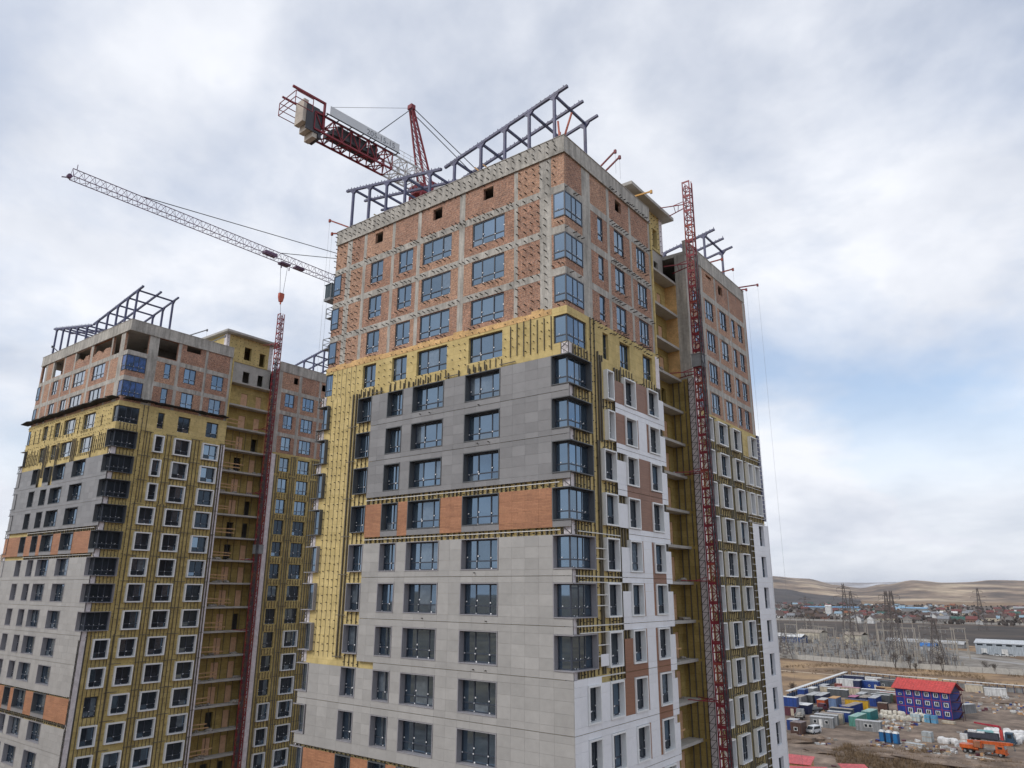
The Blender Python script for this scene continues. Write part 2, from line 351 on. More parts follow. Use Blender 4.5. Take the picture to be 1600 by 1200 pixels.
class Tower:
    def __init__(s, no, label, loc, scale):
        s.no = no; s.root = thing('apartment_tower', label, 'apartment tower', loc)
        s.root.scale = scale; s.loc = Vector(loc); s.sc = scale
        s.pcs = {}; s.br = MB(); s.R = random.Random(100+no)
    def part(s, name, mb, mats): return mb.build(name, mats, s.root)
    def piece(s, name, box, M): s.pcs.setdefault(name, []).append((box, M))
    def flush(s):
        for name, lst in s.pcs.items():
            def key(e):
                b = e[0]; c = s.loc+Vector(((b[0]+b[1])/2*s.sc[0], (b[2]+b[3])/2*s.sc[1], (b[4]+b[5])/2))
                a, l = px_size(c, (b[1]-b[0], b[3]-b[2], b[5]-b[4]))
                return a*l if l >= 9 else 0.0
            lst.sort(key=key, reverse=True)
            rest = {}
            for i, e in enumerate(lst):
                b, M = e
                if i < 300 and key(e) > 0:
                    o = add(name, ucube(M), s.root, ((b[0]+b[1])/2, (b[2]+b[3])/2, (b[4]+b[5])/2))
                    o.scale = (b[1]-b[0], b[3]-b[2], b[5]-b[4])
                else: rest.setdefault(M.name, []).append((b, M))
            if rest:
                mb = MB(); ms = []
                for k, es in rest.items():
                    ms.append(es[0][1])
                    for b, M in es: mb.box(*b, mi=len(ms)-1)
                tag(mb.build(name + '_field', ms, s.root), kind='stuff')
        if s.br.v: tag(s.br.build('facade_brackets', bracket_m, s.root), kind='stuff')
    # -- pieces of wall
    def window(s, face, u0, u1, ztop, n, sur=None, h=HW, d=-0.09, dout=0.45, th=0.06, dk=False, mir=False):
        w = u1-u0; fm, pm, st = win_parts(face, w, h, n)
        o = add('window', fm, s.root, ORG[face](u0, d, ztop))
        for k, p in enumerate(pm):
            q = add('pane', p[5 if mir else 3 if dk and s.R.random() < .7 else s.R.choice((0, 0, 1, 1, 2, 2, 4))], o)
            q.rotation_euler = [s.R.gauss(0, .0045) for _ in range(3)]
        sm = st[s.R.randrange(3)]
        if sm: add('protective_sticker', sm, o)
        if sur: add('surround', surround_mesh(face, w, h, dout-d, th, sur), o)
        return o
    def hole(s, u0, u1, ztop, h=HW, g=0.0): return (u0-g, u1+g, ztop-h-g, ztop+g)
    def brick_storey(s, face, u0, u1, z0, z1, cols, holes, M, beam=0.55, openhole=()):
        """concrete beam on top, columns, brick panels between them"""
        s.part('floor_beam', MB().box(*fb(face, u0, u1, -.3, .015, z1-beam, z1)), concrete)
        us = [u0]
        for a, b in cols:
            if b <= u0 or a >= u1: continue
            s.part('column', MB().box(*fb(face, max(a, u0), min(b, u1), -.3, .008, z0, z1-beam)), concrete)
            us += [max(a, u0), min(b, u1)]
        us.append(u1)
        for a, b in zip(us[::2], us[1::2]):
            if b-a < .05: continue
            mb = MB()
            for r in rects_minus((a, b, z0, z1-beam), holes): mb.box(*fb(face, r[0], r[1], -.25, 0, r[2], r[3]))
            if mb.v: s.part('brick_infill', mb, s.R.choice((M, M, brick_b)))
    def wool_storey(s, face, u0, u1, z0, z1, holes, M, d=0.15, name='insulation'):
        mb = MB()
        for r in rects_minus((u0, u1, z0, z1), holes): mb.box(*fb(face, r[0], r[1], -.25, d+s.R.uniform(-.003, .003), r[2], r[3]))
        s.part(name, mb, M)
    def brackets(s, face, u0, u1, z0, z1, du, dz, d0=0.0, ln=0.31, holes=(), keep=1.0, sz=0.052, drop=0.05):
        nu = max(1, int((u1-u0)/du)); nz = max(1, int((z1-z0)/dz+.5))
        for i in range(nu+1):
            for j in range(nz):
                if s.R.random() > keep*.94: continue
                u = u0+i*du+s.R.uniform(-.1, .1); z = z0+(j+.5)*dz+s.R.uniform(-.08, .08)
                if u > u1: continue
                if any(h[0]-.05 < u < h[1]+.05 and h[2]-.05 < z < h[3]+.05 for h in holes): continue
                b = fb(face, u-sz/2, u+sz/2, d0, d0+ln*s.R.uniform(.85, 1.1), z-sz*.6, z+sz*.6)
                s.br.box(*b)
    def rail(s, face, u, z0, z1, w=0.05, d0=0.17, d1=0.24, M=None): s.piece('rail', fb(face, u-w/2, u+w/2, d0, d1, z0, z1), M or rail_m)
    def hrail(s, face, u0, u1, z, w=0.05, d0=0.24, d1=0.29, M=None): s.piece('cross_rail', fb(face, u0, u1, d0, d1, z-w/2, z+w/2), M or rail_m)
    def panels(s, name, face, ul, zl, holes, chooser, d=0.40, th=0.025, g=0.004, skip=(), joint=None):
        for z0, z1 in zip(zl, zl[1:]):
            for u0, u1 in zip(ul, ul[1:]):
                if u1-u0 < .06 or z1-z0 < .05: continue
                um, zm = (u0+u1)/2, (z0+z1)/2
                if any(h[0]-.001 <= um <= h[1]+.001 and h[2] <= zm <= h[3] for h in holes): continue
                if any(h[0] <= um <= h[1] and h[2] <= zm <= h[3] for h in skip): continue
                nm, M = chooser(um, zm)
                s.piece(nm or name, fb(face, u0+g, u1-g, d-th, d+s.R.uniform(-.0025, .0025), z0+(.016 if joint and abs(z0-joint) < .02 else g), z1-(.016 if joint and abs(z1-joint) < .02 else g)), M)
    # -- corner windows on the right-hand corner (faces A and B) and on the left-hand one (A and L)
    def corner_window(s, ztop, sur=None, left=False, pick=None):
        h = HW; t = 0.075; sx = -1 if left else 1
        key = ('cw', left, s.no)
        if key not in MESHES:
            f = MB(); zt = -h+h*.27; P = []
            def X(a, b): return (a, b) if not left else (-b, -a)
            a0, a1 = X(-CWA, 0.05)
            def fr(x0, x1, y0, y1, z0, z1): f.box(*X(x0, x1), y0, y1, z0, z1)
            for z0, z1 in ((-t, 0), (-h, -h+t), (zt-t/2, zt+t/2)):
                fr(-CWA, .05, -.05, .03, z0, z1); fr(-.03, .05, .03, CWB, z0, z1)
            fr(-CWA, -CWA+t, -.047, .027, -h+t, -t); fr(-.027, .047, CWB-t, CWB, -h+t, -t); fr(-.04, .055, -.055, .04, -h+t, -t)
            ys = [0.04, .85, 1.45, CWB-t]
            for y in ys[1:-1]: fr(-.027, .047, y-t/2, y+t/2, -h+t, -t)
            for a, b in ((zt, -t), (-h+t, zt)):
                p = MB(); p.box(*X(-CWA+t, -.04), -.02, -.01, a, b); P.append(p)
                for y0, y1 in zip(ys, ys[1:]):
                    p = MB(); p.box(*X(.01, .02), y0, y1, a, b); P.append(p)
            q = MB(); rr = random.Random(5)
            for i in range(9):
                z = rr.choice((zt, zt, -h+.06)) + rr.uniform(-.05, .12); u = rr.uniform(-.8, 2.1)
                if u < -.1: q.box(*X(u, u+.07), -.058, -.053, z, z+.06)
                elif u > .1: q.box(*X(.053, .058), u, u+.07, z, z+.06)
            MESHES[key] = (f.mesh('corner_window_frame', frame_m), [[p.mesh('pane', gm) for gm in glass + [glass_film, glass_dark]] for p in P], q.mesh('protective_sticker', sticker))
        fm, pm, st = MESHES[key]
        o = add('corner_window', fm, s.root, (0 if not left else XL, 0, ztop))
        for p in pm:
            q = add('pane', p[pick if pick is not None else s.R.choice((0, 1, 2))], o)
            q.rotation_euler = (s.R.uniform(-.003, .003), s.R.uniform(-.003, .003), s.R.uniform(-.003, .003))
        add('protective_sticker', st, o)
        if sur:
            k2 = ('cws', left, sur.name)
            if k2 not in MESHES:
                b = MB(); D = 0.46; T = 0.06
                def X(a, c): return (a, c) if not left else (-c, -a)
                for z0, z1 in ((0, T), (-h-T, -h)):
                    b.box(*X(-CWA-T, D), -D, -.06, z0, z1); b.box(*X(.06, D), -.06, CWB+T, z0, z1)
                b.box(*X(-CWA-T, -CWA), -D, .0, -h, 0); b.box(*X(0, D), CWB, CWB+T, -h, 0)
                MESHES[k2] = b.mesh('surround', sur)
            add('surround', MESHES[k2], o)
        return o
    def corner_lattice(s, z0, z1, left=False, wide=0.36, w=.045):
        sx = XL if left else 0.0; sg = -1 if left else 1
        mb = MB(); mb.box(*sorted((sx-sg*wide, sx+sg*.19)), -.19, -.155, z0, z1); mb.box(*sorted((sx+sg*.155, sx+sg*.19)), -.155, wide, z0, z1)
        s.part('corner_membrane', mb, membrane)
        lt = MB(); n = max(1, round((z1-z0)/.55))
        for y_, x0, x1 in ((-.36, sx-sg*.22, sx+sg*.36),):
            for x in (x0, x1): lt.beam((x, y_, z0), (x, y_, z1), w)
            for i in range(n):
                a, b = z0+(z1-z0)*i/n, z0+(z1-z0)*(i+1)/n
                lt.beam((x0, y_, a), (x1, y_, b) if i % 2 else (x1, y_, a), w*.9)
                lt.beam((x1, y_, a), (x0, y_, b), w*.9)
        lt.beam((sx+sg*.36, .25, z0), (sx+sg*.36, .25, z1), w)
        s.part('corner_lattice', lt, bracket_m)

def roof_frame(T, ys, posts, x_lo, dz=0.0, half=False):
    """V-shaped steel frame: beams along x at three depths, cross beams and posts"""
    def zf(x): return 71.2+2.3*abs(x+12.5)/12.5
    mb = MB(); W = .215
    segs = [(-25.0, -12.7), (-12.3, 0.05)] if not half else [(-12.0, 0.05)]
    for y in ys[:1]:
        for a, b in segs: mb.beam((a, y, zf(a)), (b, y, zf(b)), W, W)
    root = T.part('roof_frame', mb, steel_blue)
    for y in ys[1:]:
        for a, b in segs:
            MB().beam((a, y, zf(a)), (b, y, zf(b)), W*.9, W*.9).build('beam', steel_blue, root)
    for x in posts:
        z = zf(x)
        MB().beam((x, ys[0]+.13, z), (x, ys[-1]-.13, z), W*.8, W*.8).build('beam', steel_blue, root)
        for y in (ys[0], ys[-1]):
            p = MB().beam((x, y, 68.0), (x, y, z-.12), W*.92)
            sl = 2.3/12.5*(1 if x > -12.5 else -1)
            for sg in (-1, 1):
                p.hull([(x+sg*.42, y-.09, z-.14+sl*sg*.42), (x, y-.09, z-.52), (x, y+.09, z-.52), (x+sg*.42, y+.09, z-.14+sl*sg*.42)][::1 if sg < 0 else -1],
                       [(x+sg*.42, y-.09, z-.10+sl*sg*.42), (x, y-.09, z-.10), (x, y+.09, z-.10), (x+sg*.42, y+.09, z-.10+sl*sg*.42)][::1 if sg < 0 else -1])
            p.build('post', steel_blue, root)
    pin = MB()
    for y in (ys[0], ys[1]):
        for a, b in segs:
            x = a+.2
            while x < b:
                pin.box(x-.025, x+.025, y-.025, y+.025, zf(x)+.1, zf(x)+.1+.16+.06*((int(x*10) % 3) == 0)); x += .42
    tag(pin.build('stud', steel_blue, root), kind='stuff')

def build_tower(no, label, loc, scale=(1, 1, 1)):
    T = Tower(no, label, loc, scale); R = T.R; P = T.part
    first, last = 0, (15 if no == 1 else 18)
    rows = range(0, last)
    wl = wool if no == 1 else wool
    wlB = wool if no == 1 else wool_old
    a_sty = lambda r: ('brick' if r < (3 if no == 1 else 2) else 'wool' if r < 4 else 'dark' if r < 7 else 'wood' if r in (7, 13) else 'light')
    b_sty = lambda r: 'brick' if r < (3 if no == 1 else 2) else 'wool'
    w_sty = lambda r: 'brick' if r < (4 if no == 1 else 3) else 'wool'
    zlow = ZT[last]+.6
    # -- inner body, slabs, hidden sides, foot of the tower
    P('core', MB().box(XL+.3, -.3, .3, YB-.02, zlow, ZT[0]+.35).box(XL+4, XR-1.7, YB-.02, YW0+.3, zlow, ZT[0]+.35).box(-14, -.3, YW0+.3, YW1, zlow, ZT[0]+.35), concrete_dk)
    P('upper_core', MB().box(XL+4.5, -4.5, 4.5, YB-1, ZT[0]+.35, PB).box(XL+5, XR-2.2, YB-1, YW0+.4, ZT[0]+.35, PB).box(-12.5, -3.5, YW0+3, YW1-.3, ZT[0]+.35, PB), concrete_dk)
    P('roof_slab', MB().box(XL+.1, -.1, .1, YB-.1, PB, PB+.35).box(XL+4, XR, YB-.1, YW0+.1, PB, PB+.35).box(-14, -.1, YW0+.1, YW1-.1, PB, PB+.35), concrete2)
    P('side_wall', MB().box(XL, XL+.28, 2.4 if no else 0, YB, zlow, PB), brick)
    P('rear_wall', MB().box(XL, -14, YB, YB+.28, zlow, PB).box(-14.2, -14, YW0, YW1, zlow, PB).box(-14, 0, YW1-.01, YW1+.25, zlow, PB), brick)
    P('block_end_wall', MB().box(XR, -.26, YB-.26, YB, ZT[4]+.6, PB).box(-.26, 0, YB-.05, YB+.0, ZT[4]+.6, PB), concrete)
    P('block_end_insulation', MB().box(XR, .14, YB, YB+.14, zlow, G+3.0), wlB)
    P('tower_foot', MB().box(XL, -.02, 0.02, YB, 0, zlow).box(XL+4, XR, YB, YW0, 0, zlow).box(-14, -.02, YW0, YW1, 0, zlow), lightpan[0])
    # -- parapet
    for nm, bx in (('A', (XL-.06, .08, -.08, .2)), ('B', (-.2, .08, .2, YB)), ('L', (XL-.06, XL+.2, .2, YB)),
                   ('W', (-.2, .08, YW0, YW1)), ('E', (XL+.2, -.2, YB-.2, YB)), ('F', (-14, -.2, YW1-.2, YW1)), ('H', (-14, -13.8, YW0, YW1))):
        P('parapet', MB().box(*bx, PB, PT), concrete)
    P('parapet_ledge', MB().box(XL-.02, .14, -.14, -.082, PB-.06, PB+.16).box(.082, .14, -.08, YB, PB-.06, PB+.16), concrete)
    P('parapet_coping', MB().box(XL-.1, .12, -.12, .24, PT, PT+.05).box(-.24, .12, .24, YB, PT, PT+.05).box(-.24, .12, YW0, YW1, PT, PT+.05), concrete2)
    # -- technical storey
    z0, z1 = ZT[0]+.6, PB
    zo0, zo1 = G+1.75, G+2.75
    if no == 1:
        hA = [(-19.8, -18.85, zo0, zo1), (-12.85, -11.85, zo0, zo1), (-7.5, -6.5, zo0, zo1)]
        hB = [(7.35, 8.35, zo0, zo1)]; hW = [(28.5, 29.6, zo0, zo1), (25.4, 26.8, G+2.55, zo1+.1)]
    else:
        hA = [(-24.6, -23.5, z0, z1), (-21.2, -17.8, z0+.12, z1-.15), (-14.6, -10.2, z0+.75, z1-.15), (-9.3, -4.5, z0+.8, z1-.1), (-4.1, -2.2, z0, z1), (-1.1, 0, z0, z1)]
        hB = [(0, 2.3, z0, z1), (3.5, 5.9, z0+.1, z1-.1), (7.0, 8.9, G+2.3, z1)]; hW = [(23.0, 23.8, G+1.7, G+2.7), (27.9, 29.0, zo0, zo1)]
    T.brick_storey('A', XL, 0, z0, z1, A_COLS, hA, brick, beam=.06)
    T.brick_storey('B', .25, YB, z0, z1, B_COLS, hB, brick, beam=.06)
    T.brick_storey('B', YW0, YW1, z0, z1, W_COLS, hW, brick, beam=.06)
    if no == 2:
        rr = random.Random(3); mb = MB()
        for a, b in ((-14.6, -10.2), (-9.3, -4.5)):
            u = a
            while u < b-.3:
                hgt = .5*abs(math.sin((u-a)*1.3))+rr.uniform(0, .15); mb.box(*fb('A', u, u+.3, -.2, -.01, z0+.7, z0+.8+hgt)); u += .32
        P('ragged_brick_course', mb, brick_b)
    # -- storeys
    for r in rows:
        zt = ZT[r]; zb = ZT[r+1]+.6; top = zt+.6; wb = zt-HW
        sa, sb, sw = a_sty(r), b_sty(r), w_sty(r)
        cwin = r <= 10
        # face A windows
        holesA = [T.hole(u0, u1, zt, g=.02) for u0, u1, n in AW]
        if cwin: holesA += [(-CWA-.02, .3, wb-.02, zt+.02), (XL-.2, XL+CWA+.02, wb-.02, zt+.02)]
        if no == 1 and r >= 11: holesA.append((XL-.2, XL+CWA+.02, wb-.02, zt+.02))
        if no == 2 and r >= 11: holesA = holesA[:4]
        surA = None if sa in ('brick', 'wool') else (sur_dark if sa in ('dark', 'wood') else sur_grey)
        for i, (u0, u1, n) in enumerate(AW):
            T.window('A', u0, u1, zt, n, surA, dout=.43, mir=(no == 2 and r < 4))
        # corner windows
        if cwin:
            sc = None if r < 4 else (sur_dark if r < 8 else sur_grey)
            if no == 2 and r == 3: sc = sur_dark
            T.corner_window(zt, sc, pick=None if no == 1 else (3 if r < 2 else 4)); T.corner_window(zt, sc, left=True)
        elif no == 1:
            T.corner_window(zt, sur_grey, left=True)
        # wall layers of face A
        if sa == 'brick':
            T.brick_storey('A', XL, 0, zb, top, A_COLS, holesA, brick)
        else:
            T.wool_storey('A', XL+.0, .15, zb, top, holesA, wl)
        # face B windows
        nar = r <= (5 if no == 1 else 5)
        nw = (4.54, 5.30, 1) if nar else (3.85, 5.35, 2)
        bw = [nw, (7.04, 8.56, 2 if nar or True else 2), (10.72, 12.32, 2)]
        if r >= 11: bw = [(1.2, 2.45, 2)] + bw
        bw = [(a, b, (2 if k else nw[2]) if len(bw) == 3 else 2) for k, (a, b, n_) in enumerate(bw)]
        if no == 2 and r >= 3: bw = bw[:-2] + [(6.98, 8.62, 2), (10.6, 12.35, 2)]
        if no == 1 and r < 4: bw = [bw[0], (7.04, 8.56, 2), (10.72, 12.32, 3)]
        holesB = [T.hole(a, b, zt, g=.02 if no == 1 or r < 3 else .1) for a, b, n in bw]
        if cwin: holesB.append((-.2, CWB+.02, wb-.02, zt+.02))
        surB = sur_white if (r >= 4 or (no == 2 and r >= 3)) else None
        for k, (a, b, n) in enumerate(bw):
            if no == 2 and r == 13 and k == 0: T.window('B', a, b, zt, n, None, dk=True)
            elif surB and no == 2: T.window('B', a-.08, b+.08, zt, n, surB, h=1.86, dout=.5, th=.14, d=.12, dk=True)
            elif surB: T.window('B', a, b, zt, n, surB, dout=.5, th=.1, d=.09, dk=True)
            else: T.window('B', a, b, zt, n, None, dk=(no == 2 and r == 2))
        if sb == 'brick': T.brick_storey('B', .25, YB, zb, top, B_COLS, holesB, brick)
        else: T.wool_storey('B', .25, YB, zb, top, holesB, wlB if r > 2 else wl)
        # wing windows
        cs = [(21.8, 23.3, 2), (24.75, 26.7, 3), (28.4, 30.1, 2)]
        if r < 4 or no == 2: cs += [(31.6, 32.5, 1), (33.4, 34.65, 2)]
        elif r == 4: cs += [(33.1, 34.6, 2)]
        elif r < 7: cs += [(31.7, 32.75, 1), (33.6, 34.75, 1)]
        else: cs += [(33.45, 34.75, 1)]
        holesW = [T.hole(a, b, zt, g=.02) for a, b, n in cs]
        for k, (a, b, n) in enumerate(cs):
            sr = None
            if no == 1 and r >= 4: sr = sur_white if (k < 3 or r < 7) else whitepan[0]
            if no == 2 and ((k == 1 and r >= 11) or (k == 0 and r >= 14)): sr = sur_white
            T.window('B', a, b, zt, n, sr, dout=.5 if (k < 3 or r < 7) else .395, th=.1 if (k < 3 or r < 7) else .02, d=.09 if sr else -.09, dk=(r >= 4 and no == 1) or r >= 6)
        if sw == 'brick': T.brick_storey('B', YW0, YW1, zb, top, W_COLS, holesW, brick)
        else: T.wool_storey('B', YW0, YW1, zb, top, holesW, wlB)
        # ------------------------------------------------ brackets and rails
        if sa == 'brick':
            if no == 1:
                T.brackets('A', XL+.1, -21.3, zb, top, .55, .62, holes=holesA)
                T.brackets('A', -4.05, -1.05, zb, top, .62, .62, holes=holesA)
                T.brackets('A', -21.2, -4.2, zt+.1, zt+.55, .46, .3, holes=holesA, keep=.8)
                for u0, u1, n in AW: T.brackets('A', u0, u1, wb-.42, wb-.12, .42, .3, keep=.9)
                T.brackets('A', -1.0, -.05, zb, wb, .45, .45, holes=holesA)
                T.brackets('B', 6.4, YB-.2, zt+.05, zt+.5, .36, .45, keep=.85)
                for a, b, n in bw[1:]: T.brackets('B', a, b, wb-.35, wb-.1, .45, .3)
                T.brackets('B', .1, 2.3, zt+.1, zt+.5, .5, .4, keep=.5)
            else:
                for a, b, n in bw[1:]: T.brackets('B', a, b, wb-.3, wb-.1, .5, .3, keep=.4)
        elif sa == 'wool':
            T.brackets('A', XL+.1, -1.0, zb+.05, top-.05, .62, .58, .15, .13, holesA, sz=.045)
            if no == 1:
                for u in [x*.6-24.6 for x in range(7)]: T.rail('A', u, zb, top-.35, .028, .152, .17)
                for u in [-4.6+.58*i for i in range(7)]: T.rail('A', u, wb-.25-R.random()*.2, top-.3-R.random()*.25, .035)
                for u0, u1, n in AW:
                    for u in cuts(u0, u1, .5): T.rail('A', u, wb-.75, wb-.08-R.random()*.2, .035)
                for u in [-20.3+.52*i for i in range(30)]:
                    if R.random() < .55: T.rail('A', u, ZT[4]+.12, ZT[4]+.5+R.random()*.2, .05, .17, .3)
                for u in (-18.2, -10.2, -4.9): T.hrail('A', u-.6, u+.8, ZT[4]+.32, .06)
            else:
                for u in [-23.9+.5*i for i in range(46)]:
                    if all(not (h[0] < u < h[1]) for h in holesA):
                        if r == 3 or R.random() < .3: T.rail('A', u, zb+R.random()*.3, top-.4-R.random()*.9, .035)
                    elif R.random() < .8: T.rail('A', u, zb, wb-.1, .035)
                if r == 3:
                    for u in (-18.0, -17.7, -17.2, -14.4, -14.0, -10.1, -9.7, -9.3, -4.9): T.rail('A', u, ZT[4]-1.2, top-.5, .07, .2, .3)
        if r >= 3 and (sa != 'light' or r <= 10) and no == 1:
            # bare left-hand strip of face A with its rails
            if r >= 4:
                T.brackets('A', XL+CWA+.25, -21.4, zb+.05, top, .56, .6, .15, .13, holesA, sz=.05)
                for u in (-23.75, -23.2, -22.65, -22.1, -21.55): T.rail('A', u, zb, top, .026, .152, .17)
                for u in (-21.02, -20.62): T.rail('A', u, zb, top, .085, .17, .3)
                T.hrail('A', -21.3, -20.2, zb+.1, .06, .3, .34)
                T.brackets('A', -20.1, -18.6, zb-.6+.05, wb-.08, .5, .55, .15, .14)
                for u in cuts(-20.1, -18.6, .52): T.rail('A', u, ZT[r+1]+.1, wb-.1, .03)
        if sb == 'wool' or sa != 'brick':
            lo = r >= (3 if no == 1 else 2)
            if lo and (r <= 10):
                for u in cuts(.35, 2.25, .42): T.rail('B', u, ZT[r+1]+.08, wb-.08, .04)
                T.brackets('B', .35, 2.3, ZT[r+1]+.1, wb-.1, .42, .45, .15, .13)
                for u in (2.75, 3.25): T.rail('B', u, zb, top, .045)
                T.brackets('B', 2.75, 3.3, zb, top, .5, .5, .15, .12)
        if no == 1 and r >= 3:
            if r == 3:
                for a, b, n in bw[1:]:
                    for u in cuts(a-.1, b+.1, .42): T.rail('B', u, ZT[4]+.1, wb-.05-R.random()*.2, .045)
                T.brackets('B', 6.2, YB-.1, ZT[4]+.15, ZT[4]+.45, .3, .3, .15, .16, keep=.85)
                T.brackets('B', 3.2, YB-.1, top-.5, top+.1, .34, .3, .15, .2, keep=.8)
                for u in (3.6, 3.85, 4.15): T.rail('B', u, zb, wb+.3*R.random(), .07, .17, .3)
            elif r <= 10:
                for u in ((3.62, 3.95) if r <= 5 else (3.3, 3.5)): T.rail('B', u, zb, top, .08, .17, .3)
                for u in (4.3, 4.75, 5.2, 5.6): T.rail('B', u, ZT[r+1]+.12, wb-.12, .05)
                T.brackets('B', 4.2, 5.7, ZT[r+1]+.1, wb-.12, .42, .42, .15, .13)
                if r >= 8: T.hrail('B', .0, 5.75, (ZT[r+1]+wb)/2, .07, .34, .39, frame_w)
                if r >= 7: T.hrail('B', .4, 5.75, ZT[r+1]+.12 if r > 7 else ZT[r+1]+.3, .06, .34, .39, frame_w)
                if r >= 8:
                    for k in (.65, 1.3): T.hrail('B', 2.45, 3.75, zt-k, .06, .34, .39, frame_w)
                for u in (5.9, 6.3, 6.7): T.rail('B', u, zb, top, .09, .17, .3)
                for u in (12.7, 12.95, 13.2): T.rail('B', u, zt-.7, top, .07, .17, .3)
        if no == 2 and r >= 2:
            ths = (3.55, 3.9, 5.95, 6.4, 9.1, 9.55, 10.0, 12.85, 13.15) if r <= 5 else (3.2, 5.85, 6.2, 6.6, 9.1, 9.5, 9.95, 12.85, 13.15)
            if r >= 3:
                for u in ths: T.rail('B', u, zb, top-(.2 if r == 3 else 0), .05, .17, .26)
                for a, b in ((2.9, 4.2), (5.7, 7.0), (8.85, 10.35), (12.7, 13.3)): T.hrail('B', a, b, zt+.38, .07, .3, .35)
                for a, b, n in bw[-2:]+bw[:1]:
                    for u in cuts(a, b, .42): T.rail('B', u, ZT[r+1]+.12, wb-.1, .035)
                T.brackets('B', 3, YB-.1, zb, top, .48, .6, .15, .1, holesB, keep=.4, sz=.04)
            else: T.brackets('B', .2, YB-.1, zb, top, .7, .5, .15, .06, holesB, keep=.5, sz=.04)
            if r >= 11:
                for u in (.4, .8, 2.75, 3.1): T.rail('B', u, zb, top, .05)
        # wing rails
        if sw == 'wool':
            ru = (21.3, 23.75, 24.25, 27.1, 27.5, 27.95, 30.7, 31.15) if no == 1 else (21.1, 21.5, 23.6, 24.0, 24.3, 27.1, 27.5, 27.9, 28.2, 30.5, 31.0)
            for u in ru: T.rail('B', u, zb, top-(0 if r > 4 else .3), .055, .17, .28, rail_g)
            for a, b, n in cs[:3]:
                for u in cuts(a-.1, b+.1, .4): T.rail('B', u, ZT[r+1]+.12, wb-.12, .04)
                T.brackets('B', a, b, wb-.35, wb-.12, .4, .3, .15, .14); T.brackets('B', a, b, ZT[r+1]+.12, ZT[r+1]+.4, .4, .3, .15, .14)
            T.hrail('B', 23.5, 24.6, zt+.3, .06, .3, .34); T.hrail('B', 26.9, 28.2, zt+.25, .06, .3, .34)
            if no == 1:
                if r < 7:
                    for u in cuts(31.6, 35.2, .45): T.rail('B', u, ZT[r+1]+.1, wb-.1, .05)
                    for k in (.05, -.45): T.hrail('B', 31.0, 35.7, wb-.35+k, .05, .3, .34, frame_w)
                    for k in range(6): T.hrail('B', 35.2, 36.15, zb+.3+.45*k, .05, .28, .34, frame_w)
                    P('edge_strip', MB().box(.16, .3, 35.55, 36.15, zb, top), steel_blue)
                else:
                    for k in range(5): T.hrail('B', 30.95, 31.75, zb+.3+.6*k, .06, .34, .39, frame_w)
                    for u in (31.15, 31.4): T.rail('B', u, zb, top, .1, .17, .3)
        # ------------------------------------------------ cladding, face A
        if sa in ('dark', 'wood', 'light'):
            ul = [-18.53, -16.73, -14.94, -13.94, -10.64, -8.6, -5.31, -1.02, .38]
            if sa == 'light' and r >= 11 or r == 13: ul = [XL-.1, XL+CWA+.1, -20.22] + ul if r == 11 else [XL-.1, -20.22] + ul
            lines = []
            for a, b in zip(ul, ul[1:]):
                c = cuts(a, b, 1.2); lines += c[:-1]
            lines.append(ul[-1])
            hs = [(u0-.08, u1+.08, wb-.07, zt+.07) for u0, u1, n in AW]
            if cwin: hs.append((-CWA-.08, .6, wb-.07, zt+.07))
            if no == 1: hs.append((XL-.4, XL+CWA+.08, wb-.07, zt+.07))
            nxt = a_sty(r+1); prv = a_sty(r-1)
            if sa == 'wood':
                zl = [wb-.48, wb-.07] + cuts(wb-.07, zt+.07, .66)[1:]
                def ch(u, z):
                    if z < wb-.07 and any(h[0] < u < h[1] for h in hs): return 'dark_panel', darkpan[0]
                    return 'wood_panel', R.choice(woodpan)
                sk = []
            else:
                pal = darkpan if sa == 'dark' else lightpan; nmn = 'dark_panel' if sa == 'dark' else 'light_panel'
                zl = cuts(wb-.07, zt+.07, .66)
                if nxt == sa: zl = cuts(ZT[r+1]+.07, wb-.07, .46) + zl[1:]
                else: zl = [wb-(.45 if sa == 'dark' else .75), wb-.07] + zl[1:]
                def ch(u, z): return nmn, R.choice(pal)
                sk = []
                if no == 1 and r == 10: sk = [(-18.6, -16.9, ZT[11]-.2, ZT[11]+.5), (-15.6, -14.8, ZT[11]-.2, ZT[11]+.5)]
                if no == 2 and r == 4: sk = [(-18.6, -16.9, wb-.6, zt+.2), (-15.0, -13.9, wb-.5, zt+.2)]
            if no == 2:
                lines = [x for x in lines if x < -18.5] or []
                full = [XL-.1, -20.22, -18.53, -16.73, -14.94, -13.94, -10.64, -8.6, -5.31, -1.02, .38 if r <= 10 else .1]
                lines = []
                for a, b in zip(full, full[1:]): lines += cuts(a, b, 1.2)[:-1]
                lines.append(full[-1])
                hs = hs[:4] + [h for h in hs[4:]]
            T.panels('panel', 'A', lines, zl, hs, ch, skip=sk, joint=(ZT[r+1]+wb)/2)
            if sa == 'wood' or nxt == 'wood':
                # open strip with brackets and rails
                za, zb2 = (ZT[r+1]+.08, wb-(.45 if sa != 'light' else .75)) if nxt == 'wood' or sa == 'wood' else (0, 0)
                if sa == 'wood': zb2 = wb-.48
                if zb2-za > .1:
                    T.hrail('A', -18.6 if r < 11 else XL, -.5, (za+zb2)/2+.06, .05, .3, .35, frame_w if R.random() < .6 else rail_m)
                    u = -18.4 if r < 11 else XL+.2
                    while u < -.3:
                        T.rail('A', u, za, zb2, .04 if R.random() < .7 else .09, .17, .3); u += .33+.25*R.random()
                    T.brackets('A', -18.5 if r < 11 else XL, -.3, za, zb2, .55, .3, .15, .16)
            if no == 1 and sa != 'wood' and nxt == sa:
                for u in (-12.9, -11.9, -7.2, -6.2): T.brackets('A', u, u+.01, (ZT[r+1]+wb)/2+.0, (ZT[r+1]+wb)/2+.3, 1, .3, .4, .16)
